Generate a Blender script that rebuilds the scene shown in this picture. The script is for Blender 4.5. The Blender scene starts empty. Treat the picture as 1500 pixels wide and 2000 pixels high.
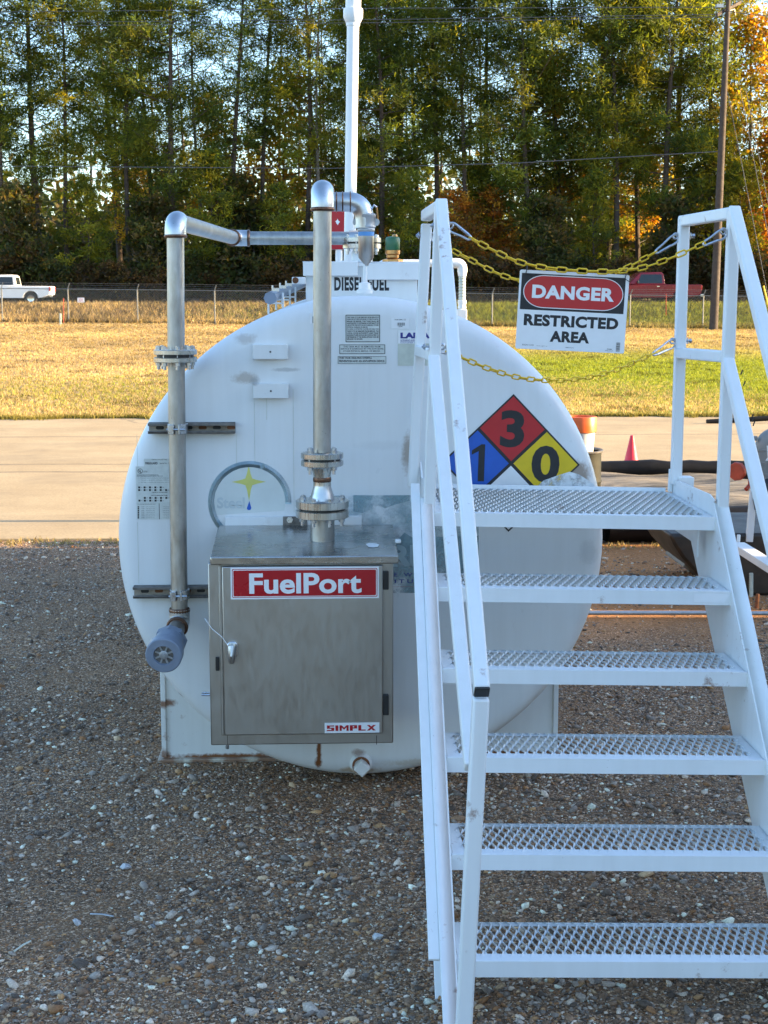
import bpy, bmesh, math, random
import numpy as np
from mathutils import Vector, Matrix

random.seed(7)
rng = np.random.default_rng(11)
sc = bpy.context.scene
COL = sc.collection
R = math.radians

# ------------------------------------------------------------------ camera
F_PX, TH, PS, H = 2918.0, math.atan(430/2918.0), 0.043, 1.87
cam_d = bpy.data.cameras.new('camera')
cam = bpy.data.objects.new('camera', cam_d)
COL.objects.link(cam)
cam.location = (0, 0, H)
cam.rotation_euler = (math.pi/2 - TH, 0, -PS)
cam_d.sensor_fit = 'VERTICAL'
cam_d.sensor_height = 36.0
cam_d.lens = F_PX/2000*36.0
cam_d.clip_start = 0.1
cam_d.clip_end = 3000
cam_d.dof.use_dof = True
cam_d.dof.focus_distance = 5.3
cam_d.dof.aperture_fstop = 22.0
sc.camera = cam

# ------------------------------------------------------------------ light
SUN_EL, SUN_AZ = R(13.5), R(92.0)          # azimuth from +Y towards +X
world = bpy.data.worlds.new('World')
sc.world = world
world.use_nodes = True
wn = world.node_tree
bg = wn.nodes['Background']
sky = wn.nodes.new('ShaderNodeTexSky')
sky.sky_type = 'NISHITA'
sky.sun_disc = False
sky.sun_elevation = SUN_EL
sky.sun_rotation = SUN_AZ
sky.air_density = 1.0
sky.dust_density = 1.1
sky.ozone_density = 2.7
wn.links.new(sky.outputs[0], bg.inputs[0])
bg.inputs[1].default_value = 0.14
sun_d = bpy.data.lights.new('sun', 'SUN')
sun_d.energy = 4.8
sun_d.angle = R(0.5)
sun_d.color = (1.0, 0.72, 0.38)
sun = bpy.data.objects.new('sun', sun_d)
COL.objects.link(sun)
to_sun = Vector((math.sin(SUN_AZ)*math.cos(SUN_EL), math.cos(SUN_AZ)*math.cos(SUN_EL), math.sin(SUN_EL)))
sun.rotation_euler = to_sun.to_track_quat('Z', 'Y').to_euler()
sc.view_settings.view_transform = 'Standard'
sc.view_settings.look = 'None'
sc.view_settings.exposure = 2.15
sc.view_settings.gamma = 1.0
sc.render.engine = 'CYCLES'
sc.cycles.use_denoising = True
sc.cycles.max_bounces = 8
sc.cycles.transparent_max_bounces = 12

# ------------------------------------------------------------------ pixel -> point
_fw = Vector((math.sin(PS)*math.cos(TH), math.cos(PS)*math.cos(TH), -math.sin(TH)))
_rt = Vector((math.cos(PS), -math.sin(PS), 0))
_up = _rt.cross(_fw)
CAM = Vector((0, 0, H))
def ray(x, y): return _fw + _rt*((x-750)/F_PX) + _up*((1000-y)/F_PX)
def A(x, y, Y):
    d = ray(x, y); return CAM + d*(Y/d.y)
def AZ(x, y, z):
    d = ray(x, y); return CAM + d*((z-H)/d.z)
def slope_pt(p0, x, y, k=0.9013):
    """point on the ray of pixel (x,y) lying on the plane through p0 that drops k per metre towards the viewer"""
    d = ray(x, y)
    # H + d.z*t = p0.z - (p0.y - d.y*t)*k
    t = (p0.z - k*p0.y - H)/(d.z - k*d.y)
    return CAM + d*t

# ------------------------------------------------------------------ scene helpers
def tag(o, label=None, cat=None, group=None, kind=None):
    if label: o['label'] = label
    if cat: o['category'] = cat
    if group: o['group'] = group
    if kind: o['kind'] = kind
    return o
def thing(name, label, cat, loc=(0, 0, 0), group=None):
    o = bpy.data.objects.new(name, None)
    o.empty_display_size = 0.1
    COL.objects.link(o)
    o.location = loc
    return tag(o, label, cat, group)
def origin(o):
    v = Vector((0, 0, 0))
    while o is not None:
        v += Vector(o.location); o = o.parent
    return v

class MB:
    """collects simple shapes in world coordinates, then becomes ONE mesh"""
    def __init__(s): s.v, s.f, s.m = [], [], []
    def add(s, vs, fs, mi=0):
        b = len(s.v)
        s.v += [Vector(p) for p in vs]
        s.f += [[b+i for i in f] for f in fs]
        s.m += [mi]*len(fs)
        return s
    def box(s, c, size, M=None, mi=0):
        x, y, z = [k/2 for k in size]
        vs = [Vector((a*x, b*y, d*z)) for a in (-1, 1) for b in (-1, 1) for d in (-1, 1)]
        if M is not None: vs = [M @ p for p in vs]
        vs = [p+Vector(c) for p in vs]
        return s.add(vs, [(0, 1, 3, 2), (4, 6, 7, 5), (0, 4, 5, 1), (2, 3, 7, 6), (0, 2, 6, 4), (1, 5, 7, 3)], mi)
    def ext(s, x0, x1, y0, y1, z0, z1, mi=0):
        return s.box(((x0+x1)/2, (y0+y1)/2, (z0+z1)/2), (abs(x1-x0), abs(y1-y0), abs(z1-z0)), None, mi)
    def bar(s, p0, p1, w, h, side=Vector((1, 0, 0)), mi=0):
        """square bar from p0 to p1: w along side, h across"""
        p0, p1 = Vector(p0), Vector(p1)
        d = (p1-p0).normalized()
        u = (side - d*side.dot(d)).normalized()
        n = d.cross(u)
        vs = []
        for p in (p0, p1):
            for a, b in ((-1, -1), (1, -1), (1, 1), (-1, 1)):
                vs.append(p+u*(a*w/2)+n*(b*h/2))
        return s.add(vs, [(3, 2, 1, 0), (4, 5, 6, 7), (0, 1, 5, 4), (1, 2, 6, 5), (2, 3, 7, 6), (3, 0, 4, 7)], mi)
    def tube(s, pts, r, seg=14, caps=True, mi=0):
        pts = [Vector(p) for p in pts]
        rr = r if isinstance(r, (list, tuple)) else [r]*len(pts)
        d0 = (pts[1]-pts[0]).normalized()
        a = Vector((0, 0, 1)) if abs(d0.z) < 0.9 else Vector((1, 0, 0))
        u = (a-d0*a.dot(d0)).normalized()
        vs, fs = [], []
        n = len(pts)
        for i, p in enumerate(pts):
            if i == 0: d = pts[1]-p
            elif i == n-1: d = p-pts[i-1]
            else: d = (pts[i+1]-p).normalized()+(p-pts[i-1]).normalized()
            d.normalize()
            u = (u-d*u.dot(d)).normalized()
            w = d.cross(u)
            for k in range(seg):
                t = 2*math.pi*k/seg
                vs.append(p+u*(math.cos(t)*rr[i])+w*(math.sin(t)*rr[i]))
        for i in range(n-1):
            for k in range(seg):
                k2 = (k+1) % seg
                fs.append((i*seg+k, i*seg+k2, (i+1)*seg+k2, (i+1)*seg+k))
        if caps:
            fs.append(tuple(range(seg-1, -1, -1)))
            fs.append(tuple((n-1)*seg+k for k in range(seg)))
        return s.add(vs, fs, mi)
    def lathe(s, prof, c, axis='z', seg=24, mi=0, M=None):
        """prof = [(radius, offset along axis)]"""
        vs, fs = [], []
        for r, h in prof:
            for k in range(seg):
                t = 2*math.pi*k/seg
                a, b = math.cos(t)*r, math.sin(t)*r
                p = {'z': (a, b, h), 'y': (a, h, b), 'x': (h, a, b)}[axis]
                p = Vector(p)
                if M is not None: p = M @ p
                vs.append(p+Vector(c))
        n = len(prof)
        for i in range(n-1):
            for k in range(seg):
                k2 = (k+1) % seg
                fs.append((i*seg+k, i*seg+k2, (i+1)*seg+k2, (i+1)*seg+k))
        if prof[0][0] > 1e-6: fs.append(tuple(range(seg-1, -1, -1)))
        if prof[-1][0] > 1e-6: fs.append(tuple((n-1)*seg+k for k in range(seg)))
        return s.add(vs, fs, mi)
    def prism(s, poly, fn, t0, t1, mi=0):
        """poly 2-D, fn(a,b,t)->point; closed solid between t0 and t1"""
        n = len(poly)
        vs = [fn(a, b, t0) for a, b in poly]+[fn(a, b, t1) for a, b in poly]
        fs = [tuple(range(n)), tuple(range(2*n-1, n-1, -1))]
        for i in range(n):
            j = (i+1) % n
            fs.append((i, i+n, j+n, j))
        return s.add(vs, fs, mi)
    def build(s, name, mats, parent=None, smooth=38, bevel=0, seg=2, local=False):
        off = Vector((0, 0, 0)) if local else origin(parent)
        me = bpy.data.meshes.new(name)
        me.from_pydata([tuple(p-off) for p in s.v], [], s.f)
        if not isinstance(mats, (list, tuple)): mats = [mats]
        for m in mats: me.materials.append(m)
        if len(mats) > 1: me.polygons.foreach_set('material_index', s.m)
        bm = bmesh.new(); bm.from_mesh(me)
        bmesh.ops.remove_doubles(bm, verts=bm.verts, dist=1e-6)
        bmesh.ops.recalc_face_normals(bm, faces=bm.faces)
        if smooth:
            for f in bm.faces: f.smooth = True
            for e in bm.edges:
                if len(e.link_faces) == 2 and e.calc_face_angle(0) > R(smooth): e.smooth = False
        bm.to_mesh(me); bm.free()
        o = bpy.data.objects.new(name, me)
        COL.objects.link(o)
        if parent is not None: o.parent = parent
        if bevel:
            b = o.modifiers.new('bevel', 'BEVEL')
            b.width = bevel; b.segments = seg; b.limit_method = 'ANGLE'; b.angle_limit = R(40)
            b.harden_normals = False
        return o

def np_mesh(name, verts, faces, mat, cols=None, parent=None, smooth=False, mats_idx=None):
    """faces: (M,3) or (M,4) array"""
    me = bpy.data.meshes.new(name)
    nv, nf, k = len(verts), len(faces), faces.shape[1]
    me.vertices.add(nv)
    me.vertices.foreach_set('co', np.ascontiguousarray(verts, dtype=np.float32).ravel())
    me.loops.add(nf*k)
    me.loops.foreach_set('vertex_index', np.ascontiguousarray(faces, dtype=np.int32).ravel())
    me.polygons.add(nf)
    me.polygons.foreach_set('loop_start', np.arange(0, nf*k, k, dtype=np.int32))
    if smooth: me.polygons.foreach_set('use_smooth', np.ones(nf, dtype=bool))
    me.update(calc_edges=True)
    if cols is not None:
        at = me.color_attributes.new('tint', 'FLOAT_COLOR', 'POINT')
        c4 = np.ones((nv, 4), dtype=np.float32); c4[:, :3] = cols
        at.data.foreach_set('color', c4.ravel())
    me.materials.append(mat)
    o = bpy.data.objects.new(name, me)
    COL.objects.link(o)
    if parent is not None: o.parent = parent
    return o

# ------------------------------------------------------------------ materials
class NT:
    def __init__(s, name):
        s.m = bpy.data.materials.new(name); s.m.use_nodes = True
        s.n = s.m.node_tree.nodes; s.l = s.m.node_tree.links
        s.b = s.n['Principled BSDF']
        s.tc = s.n.new('ShaderNodeTexCoord')
    def new(s, t, **kw):
        n = s.n.new(t)
        for k, v in kw.items():
            if hasattr(n, k): setattr(n, k, v)
            else: n.inputs[k].default_value = v
        return n
    def link(s, a, b): s.l.new(a, b)
    def noise(s, scale, detail=4, rough=0.6, vec=None, dist=0.0):
        n = s.new('ShaderNodeTexNoise', Scale=scale, Detail=detail, Roughness=rough, Distortion=dist)
        s.link(vec or s.tc.outputs['Object'], n.inputs['Vector'])
        return n.outputs['Fac']
    def ramp(s, fac, stops):
        r = s.new('ShaderNodeValToRGB')
        e = r.color_ramp.elements
        while len(e) < len(stops): e.new(0.5)
        for i, (p, c) in enumerate(stops):
            e[i].position = p; e[i].color = (*c, 1) if len(c) == 3 else c
        s.link(fac, r.inputs[0])
        return r.outputs[0]
    def mix(s, fac, a, b, mode='MIX'):
        n = s.n.new('ShaderNodeMix'); n.data_type = 'RGBA'; n.blend_type = mode
        for src, i in ((fac, 0), (a, 6), (b, 7)):
            if isinstance(src, (int, float)): n.inputs[i].default_value = src
            elif isinstance(src, tuple): n.inputs[i].default_value = (*src, 1)
            else: s.link(src, n.inputs[i])
        return n.outputs[2]
    def math(s, op, a, b=0.0, clamp=False):
        n = s.n.new('ShaderNodeMath'); n.operation = op; n.use_clamp = clamp
        for src, i in ((a, 0), (b, 1)):
            if isinstance(src, (int, float)): n.inputs[i].default_value = src
            else: s.link(src, n.inputs[i])
        return n.outputs[0]
    def bump(s, h, strength=0.3, dist=0.01):
        n = s.new('ShaderNodeBump', Strength=strength, Distance=dist)
        s.link(h, n.inputs['Height'])
        s.link(n.outputs[0], s.b.inputs['Normal'])
    def set(s, col=None, rough=0.5, metal=0.0, spec=0.5):
        if col is not None:
            if isinstance(col, tuple): s.b.inputs['Base Color'].default_value = (*col, 1)
            else: s.link(col, s.b.inputs['Base Color'])
        if isinstance(rough, (int, float)): s.b.inputs['Roughness'].default_value = rough
        else: s.link(rough, s.b.inputs['Roughness'])
        s.b.inputs['Metallic'].default_value = metal
        s.b.inputs['Specular IOR Level'].default_value = spec
        return s.m

def plain(name, col, rough=0.5, metal=0.0, var=0.12, scale=30, bump=0.0, spec=0.5):
    t = NT(name)
    f = t.noise(scale, 5)
    lo = tuple(c*(1-var) for c in col); hi = tuple(min(1, c*(1+var)) for c in col)
    c = t.ramp(f, [(0.3, lo), (0.7, hi)])
    if bump: t.bump(f, bump, 0.005)
    rr = t.ramp(t.noise(scale*0.6, 4), [(0.3, (max(0, rough-.08),)*3), (0.7, (min(1, rough+.08),)*3)])
    return t.set(c, rr, metal, spec)

def painted(name, col, rust=0.0, rough=0.42, spots=(), streak=0.25, chip=0.0):
    """weathered white paint: faint vertical grime, chips, optional rust blots at given object-space spots (x,z,rx,rz,col,strength)"""
    t = NT(name)
    o = t.tc.outputs['Object']
    mp = t.new('ShaderNodeMapping'); t.link(o, mp.inputs[0]); mp.inputs['Scale'].default_value = (14, 14, 0.9)
    st = t.noise(1.6, 5, 0.6, mp.outputs[0])
    big = t.noise(2.2, 4, 0.55)
    grime = t.math('MULTIPLY', t.math('MULTIPLY', st, big), streak*2.2, True)
    c = t.mix(grime, col, tuple(k*f for k, f in zip(col, (0.62, 0.60, 0.55))))
    fine = t.noise(90, 3, 0.7)
    chips = t.ramp(fine, [(0.73-chip, (0, 0, 0)), (0.76-chip, (1, 1, 1))])
    gate = t.ramp(t.noise(5, 3), [(0.55-chip*2, (0, 0, 0)), (0.68-chip*2, (1, 1, 1))])
    c = t.mix(t.math('MULTIPLY', t.math('MULTIPLY', chips, gate), 0.55+chip*4), c, (0.22, 0.19, 0.17))
    if rust:
        rn = t.noise(24, 6, 0.7)
        rm = t.ramp(t.math('MULTIPLY', rn, t.noise(4, 4)), [(0.36, (0, 0, 0)), (0.44, (1, 1, 1))])
        c = t.mix(t.math('MULTIPLY', rm, rust), c, (0.22, 0.09, 0.035))
    for (x, z, rx, rz, sc_, stg) in spots:
        sx = t.new('ShaderNodeSeparateXYZ'); t.link(o, sx.inputs[0])
        dx = t.math('DIVIDE', t.math('SUBTRACT', sx.outputs[0], x), rx)
        dz = t.math('DIVIDE', t.math('SUBTRACT', sx.outputs[2], z), rz)
        d = t.math('SQRT', t.math('ADD', t.math('MULTIPLY', dx, dx), t.math('MULTIPLY', dz, dz)))
        d = t.math('ADD', d, t.math('MULTIPLY', t.math('SUBTRACT', t.noise(38, 6, 0.75), 0.5), 1.5))
        m = t.ramp(d, [(0.45, (1, 1, 1)), (1.0, (0, 0, 0))])
        c = t.mix(t.math('MULTIPLY', m, stg), c, sc_)
    t.bump(t.noise(3.5, 3), 0.12, 0.012)
    rr = t.ramp(t.noise(6, 5), [(0.3, (rough-.07,)*3), (0.7, (rough+.12,)*3)])
    return t.set(c, rr)

M = {}
M['white'] = painted('white_paint', (0.80, 0.81, 0.80), 0.25)
M['white_stair'] = painted('white_stair_paint', (0.80, 0.82, 0.83), 0.75, 0.38, streak=0.34, chip=.035)
M['pvc'] = plain('white_pvc', (0.82, 0.82, 0.80), 0.35, 0, 0.03, 8)
M['black'] = plain('black_plastic', (0.015, 0.015, 0.016), 0.45, 0, 0.3)
M['ink'] = plain('black_ink', (0.018, 0.018, 0.02), 0.55, 0, 0.15, 60)
M['decal'] = plain('white_vinyl', (0.80, 0.81, 0.82), 0.35, 0, 0.03, 20)
M['decal_old'] = plain('aged_vinyl', (0.60, 0.63, 0.60), 0.5, 0, 0.10, 30)
M['cream'] = plain('aged_cream_vinyl', (0.55, 0.58, 0.50), 0.5, 0, 0.12, 24)
M['red_sign'] = plain('red_sign_enamel', (0.50, 0.012, 0.018), 0.35, 0, 0.06, 12)
M['red_vinyl'] = plain('red_vinyl', (0.42, 0.006, 0.014), 0.32, 0, 0.05, 12)
M['haz_red'] = plain('hazard_red', (0.48, 0.015, 0.022), 0.38, 0, 0.08, 12)
M['haz_blue'] = plain('hazard_blue', (0.010, 0.10, 0.48), 0.38, 0, 0.08, 12)
M['haz_yellow'] = plain('hazard_yellow', (0.72, 0.50, 0.010), 0.38, 0, 0.10, 10)
M['navy'] = plain('navy_ink', (0.02, 0.025, 0.22), 0.45, 0, 0.1)
M['emblem_blue'] = plain('faded_blue_paint', (0.50, 0.66, 0.72), 0.5, 0, 0.22, 18)
M['star'] = plain('faded_yellow_paint', (0.62, 0.60, 0.16), 0.5, 0, 0.10, 20)
M['chain'] = plain('yellow_plastic', (0.74, 0.46, 0.006), 0.35, 0, 0.12, 40)
M['zinc'] = plain('zinc_steel', (0.55, 0.57, 0.60), 0.3, 1.0, 0.15, 60)
M['dark_steel'] = plain('dark_galvanised', (0.17, 0.16, 0.15), 0.5, 0.4, 0.4, 30, 0.1)
M['brass'] = plain('brass', (0.55, 0.30, 0.12), 0.35, 1.0, 0.2, 30)
M['green'] = plain('green_enamel', (0.03, 0.12, 0.05), 0.35, 0, 0.1)
M['orange'] = plain('orange_plastic', (0.80, 0.13, 0.015), 0.4, 0, 0.06)
M['cone'] = plain('fluorescent_cone', (0.75, 0.03, 0.06), 0.5, 0, 0.05)
M['liner'] = plain('black_liner', (0.008, 0.008, 0.009), 0.6, 0, 0.4, 8, 0.4, spec=.18)
M['drum'] = plain('olive_drum_paint', (0.018, 0.018, 0.012), 0.7, 0.0, 0.3, 10, spec=.2)
M['rubber'] = plain('tyre_rubber', (0.02, 0.02, 0.02), 0.8, 0, 0.2)
M['glass'] = plain('dark_glass', (0.02, 0.026, 0.03), 0.06, 0, 0.1, 3)
M['truck_white'] = plain('white_car_paint', (0.78, 0.79, 0.80), 0.22, 0, 0.02, 3)
M['truck_red'] = plain('red_car_paint', (0.20, 0.005, 0.012), 0.25, 0, 0.05, 3)
M['lamp_red'] = plain('tail_lamp', (0.55, 0.02, 0.02), 0.2, 0, 0.05)
M['chrome'] = plain('chrome', (0.7, 0.7, 0.7), 0.15, 1.0, 0.05)
M['grey_paint'] = plain('grey_pipe_paint', (0.24, 0.23, 0.21), 0.45, 0, 0.12, 12)
M['red_paint'] = plain('red_oxide_paint', (0.42, 0.05, 0.02), 0.5, 0, 0.25, 16)
M['fence'] = plain('galvanised_fence', (0.19, 0.19, 0.18), 0.5, 0.5, 0.15)
M['line'] = plain('grey_cable', (0.10, 0.10, 0.11), 0.6, 0.2, 0.1)
M['rusty'] = plain('rusty_steel', (0.20, 0.085, 0.04), 0.85, 0.2, 0.5, 30, 0.4)
M['dirty_liner'] = plain('brown_tarp', (0.035, 0.024, 0.016), 0.45, 0, 0.6, 7, 0.5)
M['tape'] = plain('blue_tape', (0.10, 0.30, 0.62), 0.5, 0, 0.1)
M['cladding'] = plain('tan_cladding', (0.42, 0.38, 0.32), 0.55, 0, 0.06, 2)
M['roof'] = plain('grey_roofing', (0.25, 0.25, 0.26), 0.5, 0, 0.1, 2)

def steel(name, base, rough, brushed=(1, 1, 1), var=0.25, warm=0.35, spot=0.3, metal=1.0):
    t = NT(name)
    mp = t.new('ShaderNodeMapping'); t.link(t.tc.outputs['Object'], mp.inputs[0]); mp.inputs['Scale'].default_value = brushed
    br = t.noise(40, 5, 0.65, mp.outputs[0])
    cl = t.noise(5.5, 5, 0.6)
    lo = tuple(c*(1-var) for c in base); hi = tuple(min(1, c*(1+var)) for c in base)
    c = t.ramp(br, [(0.3, lo), (0.7, hi)])
    c = t.mix(t.math('MULTIPLY', t.ramp(cl, [(0.42, (0, 0, 0)), (0.72, (1, 1, 1))]), warm), c, tuple(k*f for k, f in zip(base, (0.72, 0.60, 0.46))))
    dk = t.ramp(t.noise(55, 4, 0.8), [(0.66, (0, 0, 0)), (0.72, (1, 1, 1))])
    c = t.mix(t.math('MULTIPLY', dk, spot), c, (0.05, 0.045, 0.04))
    rr = t.ramp(t.math('ADD', t.math('MULTIPLY', br, 0.5), t.math('MULTIPLY', cl, 0.5)), [(0.3, (rough-.1,)*3), (0.7, (rough+.14,)*3)])
    t.bump(br, 0.05, 0.002)
    return t.set(c, rr, metal)
M['stainless'] = steel('brushed_stainless', (0.43, 0.42, 0.405), 0.38, (1.4, 1, .4), 0.03, 0.10, 0.02)
M['lid_steel'] = steel('stained_stainless_lid', (0.50, 0.50, 0.49), 0.24, (0.3, 1.0, 1), 0.10, 0.5, 0.12)
M['pipe'] = steel('weathered_pipe_steel', (0.44, 0.435, 0.42), 0.40, (1, 1, 0.25), 0.22, 0.5, 0.55)
M['elbow'] = steel('smooth_elbow_steel', (0.54, 0.55, 0.56), 0.33, (1, 1, 1), 0.06, 0.15, 0.1)
M['flange'] = steel('machined_flange_steel', (0.58, 0.57, 0.54), 0.27, (3, 3, 0.1), 0.14, 0.35, 0.2)
M['weld'] = plain('heat_tinted_weld', (0.16, 0.09, 0.06), 0.4, 0.9, 0.4, 60)
M['cast'] = plain('cast_aluminium', (0.42, 0.44, 0.46), 0.5, 0.7, 0.12, 40, 0.1)
M['pvc_grey'] = plain('blue_grey_cap', (0.20, 0.235, 0.30), 0.42, 0, 0.1, 20)

# foliage and tinted geometry
def tinted(name, rough=0.7, transl=0.0, sp=0.3, tcol=(1, 1, 1), noise=0):
    t = NT(name)
    a = t.new('ShaderNodeVertexColor'); a.layer_name = 'tint'
    c = a.outputs[0]
    if noise:
        f = t.ramp(t.noise(noise, 4), [(0.3, (0.6, 0.6, 0.6)), (0.7, (1.25, 1.25, 1.25))])
        c = t.mix(1.0, c, f, 'MULTIPLY')
    t.set(c, rough, 0, sp)
    if transl:
        tr = t.new('ShaderNodeBsdfTranslucent')
        t.link(t.mix(1.0, c, tcol, 'MULTIPLY'), tr.inputs[0])
        mx = t.new('ShaderNodeMixShader'); mx.inputs[0].default_value = transl
        t.link(t.b.outputs[0], mx.inputs[1]); t.link(tr.outputs[0], mx.inputs[2])
        t.link(mx.outputs[0], t.n['Material Output'].inputs[0])
    return t.m
M['foliage'] = tinted('foliage', 0.6, 0.5, 0.3, (2.9, 2.4, 0.7))
M['grass'] = tinted('grass_blades', 0.7, 0.4, 0.2, (1.2, 1.1, 0.8))
M['stone'] = tinted('loose_stone', 0.62, 0, 0.35, noise=160)
M['bark'] = plain('pine_bark', (0.075, 0.055, 0.045), 0.9, 0, 0.45, 3, 0.8)
M['bark_grey'] = plain('grey_bark', (0.13, 0.115, 0.10), 0.9, 0, 0.4, 3, 0.8)
M['pole_wood'] = plain('pole_wood', (0.058, 0.042, 0.034), 0.85, 0, 0.3, 6, 0.4)

# ground materials
def m_gravel():
    t = NT('gravel_bed')
    def cells(scale, stops):
        v = t.new('ShaderNodeTexVoronoi', Scale=scale); t.link(t.tc.outputs['Object'], v.inputs['Vector'])
        sx = t.new('ShaderNodeSeparateColor'); t.link(v.outputs['Color'], sx.inputs[0])
        r = t.ramp(sx.outputs[0], stops); r.node.color_ramp.interpolation = 'CONSTANT'
        return r, v, sx.outputs[1]
    P1 = [(0.0, (.055, .045, .038)), (.22, (.15, .105, .066)), (.40, (.20, .18, .155)), (.55, (.30, .21, .125)), (.68, (.11, .10, .095)), (.80, (.36, .33, .29)), (.90, (.60, .57, .52)), (.96, (.24, .13, .06))]
    a1, v, pick = cells(115.0, P1)
    a2, v2, _ = cells(260.0, [(0.0, (.045, .038, .032)), (.30, (.16, .115, .075)), (.55, (.25, .21, .165)), (.78, (.09, .08, .075)), (.88, (.58, .55, .50))])
    stone = t.mix(t.ramp(pick, [(.45, (0, 0, 0)), (.46, (1, 1, 1))]), a2, a1)
    sand = t.ramp(t.noise(160, 5, 0.8), [(0.35, (0.09, 0.07, 0.05)), (0.65, (0.34, 0.27, 0.19))])
    gate = t.ramp(t.noise(2.3, 5, 0.7), [(0.42, (0, 0, 0)), (0.62, (1, 1, 1))])
    c = t.mix(t.math('MULTIPLY', gate, 0.45), stone, sand)
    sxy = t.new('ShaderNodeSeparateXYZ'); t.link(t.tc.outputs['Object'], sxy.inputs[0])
    warm_tint = t.math('MULTIPLY', t.ramp(t.math('ADD', sxy.outputs[0], t.noise(1.5, 4)), [(0.0, (0, 0, 0)), (1.0, (1, 1, 1))]), t.ramp(t.math('SUBTRACT', t.math('ADD', sxy.outputs[1], t.math('MULTIPLY', t.noise(1.2, 5), 1.6)), 8.4), [(0.0, (0, 0, 0)), (0.9, (1, 1, 1))]))  # brown dirt tone that also carries warm bounced sunlight behind the stairs as colour
    c = t.mix(t.math('MULTIPLY', warm_tint, .75), c, t.ramp(t.noise(35, 5, .75), [(.3, (.22, .125, .055)), (.7, (.52, .33, .16))]))
    c = t.mix(1.0, c, (1.75, 1.36, 1.06), 'MULTIPLY')
    big = t.ramp(t.noise(0.7, 4), [(0.35, (0.75, 0.72, 0.70)), (0.7, (1.2, 1.15, 1.1))])
    c = t.mix(1.0, c, big, 'MULTIPLY')
    h = t.math('SUBTRACT', 1.0, v.outputs['Distance'])
    t.bump(t.math('ADD', h, t.noise(200, 3)), 0.9, 0.012)
    return t.set(c, 0.85, 0, 0.25)
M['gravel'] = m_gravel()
def m_concrete():
    t = NT('old_concrete')
    a = t.noise(0.9, 6, 0.65); b = t.noise(45, 5, 0.75)
    c = t.ramp(a, [(0.3, (0.39, 0.29, 0.165)), (0.55, (0.46, 0.35, 0.205)), (0.75, (0.51, 0.395, 0.24))])
    c = t.mix(1.0, c, t.ramp(b, [(0.3, (0.78, 0.77, 0.75)), (0.65, (1.1, 1.1, 1.1))]), 'MULTIPLY')
    o = t.tc.outputs['Object']
    sx = t.new('ShaderNodeSeparateXYZ'); t.link(o, sx.inputs[0])
    wob = t.math('MULTIPLY', t.math('SUBTRACT', t.noise(0.8, 5, 0.7), 0.5), 1.2)
    # wandering dark cracks / filled joints
    for yy, w in ((16.25, 0.05), (15.55, 0.06), (19.4, 0.05)):
        d = t.math('ABSOLUTE', t.math('SUBTRACT', t.math('ADD', sx.outputs[1], t.math('MULTIPLY', wob, 0.25)), yy))
        m = t.ramp(d, [(w*0.4, (1, 1, 1)), (w, (0, 0, 0))])
        c = t.mix(t.math('MULTIPLY', m, 0.6), c, (0.10, 0.08, 0.06))
    d = t.math('ABSOLUTE', t.math('ADD', t.math('SUBTRACT', sx.outputs[0], t.math('MULTIPLY', sx.outputs[1], -0.55)), t.math('SUBTRACT', wob, 9.3)))
    c = t.mix(t.math('MULTIPLY', t.ramp(d, [(0.015, (1, 1, 1)), (0.05, (0, 0, 0))]), 0.5), c, (0.12, 0.10, 0.08))
    # washed-on gravel dirt
    g = t.ramp(t.noise(0.55, 6, 0.7), [(0.55, (0, 0, 0)), (0.68, (1, 1, 1))])
    c = t.mix(t.math('MULTIPLY', t.math('MULTIPLY', g, t.ramp(b, [(0.45, (0, 0, 0)), (0.6, (1, 1, 1))])), 0.8), c, (0.22, 0.17, 0.115))
    mp = t.new('ShaderNodeMapping'); t.link(o, mp.inputs[0]); mp.inputs['Scale'].default_value = (.35, 1.0, 1)
    pit = t.ramp(t.noise(9, 5, .8, mp.outputs[0]), [(.64, (0, 0, 0)), (.70, (1, 1, 1))])
    c = t.mix(t.math('MULTIPLY', pit, .55), c, (.15, .11, .065))
    stn = t.ramp(t.noise(1.1, 5, .7, mp.outputs[0]), [(.50, (0, 0, 0)), (.66, (1, 1, 1))])
    c = t.mix(t.math('MULTIPLY', stn, .38), c, (.24, .185, .12))
    t.bump(b, 0.35, 0.006)
    return t.set(c, 0.85, 0, 0.25)
M['concrete'] = m_concrete()
def m_field():
    t = NT('dry_grass_ground')
    o = t.tc.outputs['Object']
    sx = t.new('ShaderNodeSeparateXYZ'); t.link(o, sx.inputs[0])
    a = t.noise(0.16, 5, 0.6); b = t.noise(5.0, 6, 0.75)
    side = t.math('ADD', t.math('ADD', t.math('MULTIPLY', sx.outputs[0], 0.10), 0.12), t.math('MULTIPLY', t.math('SUBTRACT', a, 0.5), 1.6))
    near = t.ramp(t.math('DIVIDE', sx.outputs[1], 100.0), [(0.40, (1, 1, 1)), (0.52, (0.15, 0.15, 0.15)), (0.78, (0, 0, 0)), (0.83, (0.9, 0.9, 0.9))])
    g = t.math('MULTIPLY', t.ramp(side, [(0.05, (0, 0, 0)), (0.55, (1, 1, 1))]), near, True)
    dry = t.ramp(b, [(0.3, (0.21, 0.14, 0.06)), (0.5, (0.37, 0.265, 0.12)), (0.72, (0.52, 0.39, 0.20))])
    grn = t.ramp(b, [(0.3, (0.11, 0.14, 0.010)), (0.5, (0.22, 0.245, 0.020)), (0.72, (0.32, 0.32, 0.04))])
    c = t.mix(g, dry, grn)
    t.bump(b, 0.8, 0.05)
    return t.set(c, 0.9, 0, 0.15)
M['field'] = m_field()
M['asphalt'] = plain('asphalt', (0.05, 0.05, 0.052), 0.85, 0, 0.25, 6)
M['litter'] = plain('leaf_litter', (0.10, 0.055, 0.03), 0.95, 0, 0.5, 0.9, 0.6)
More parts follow.
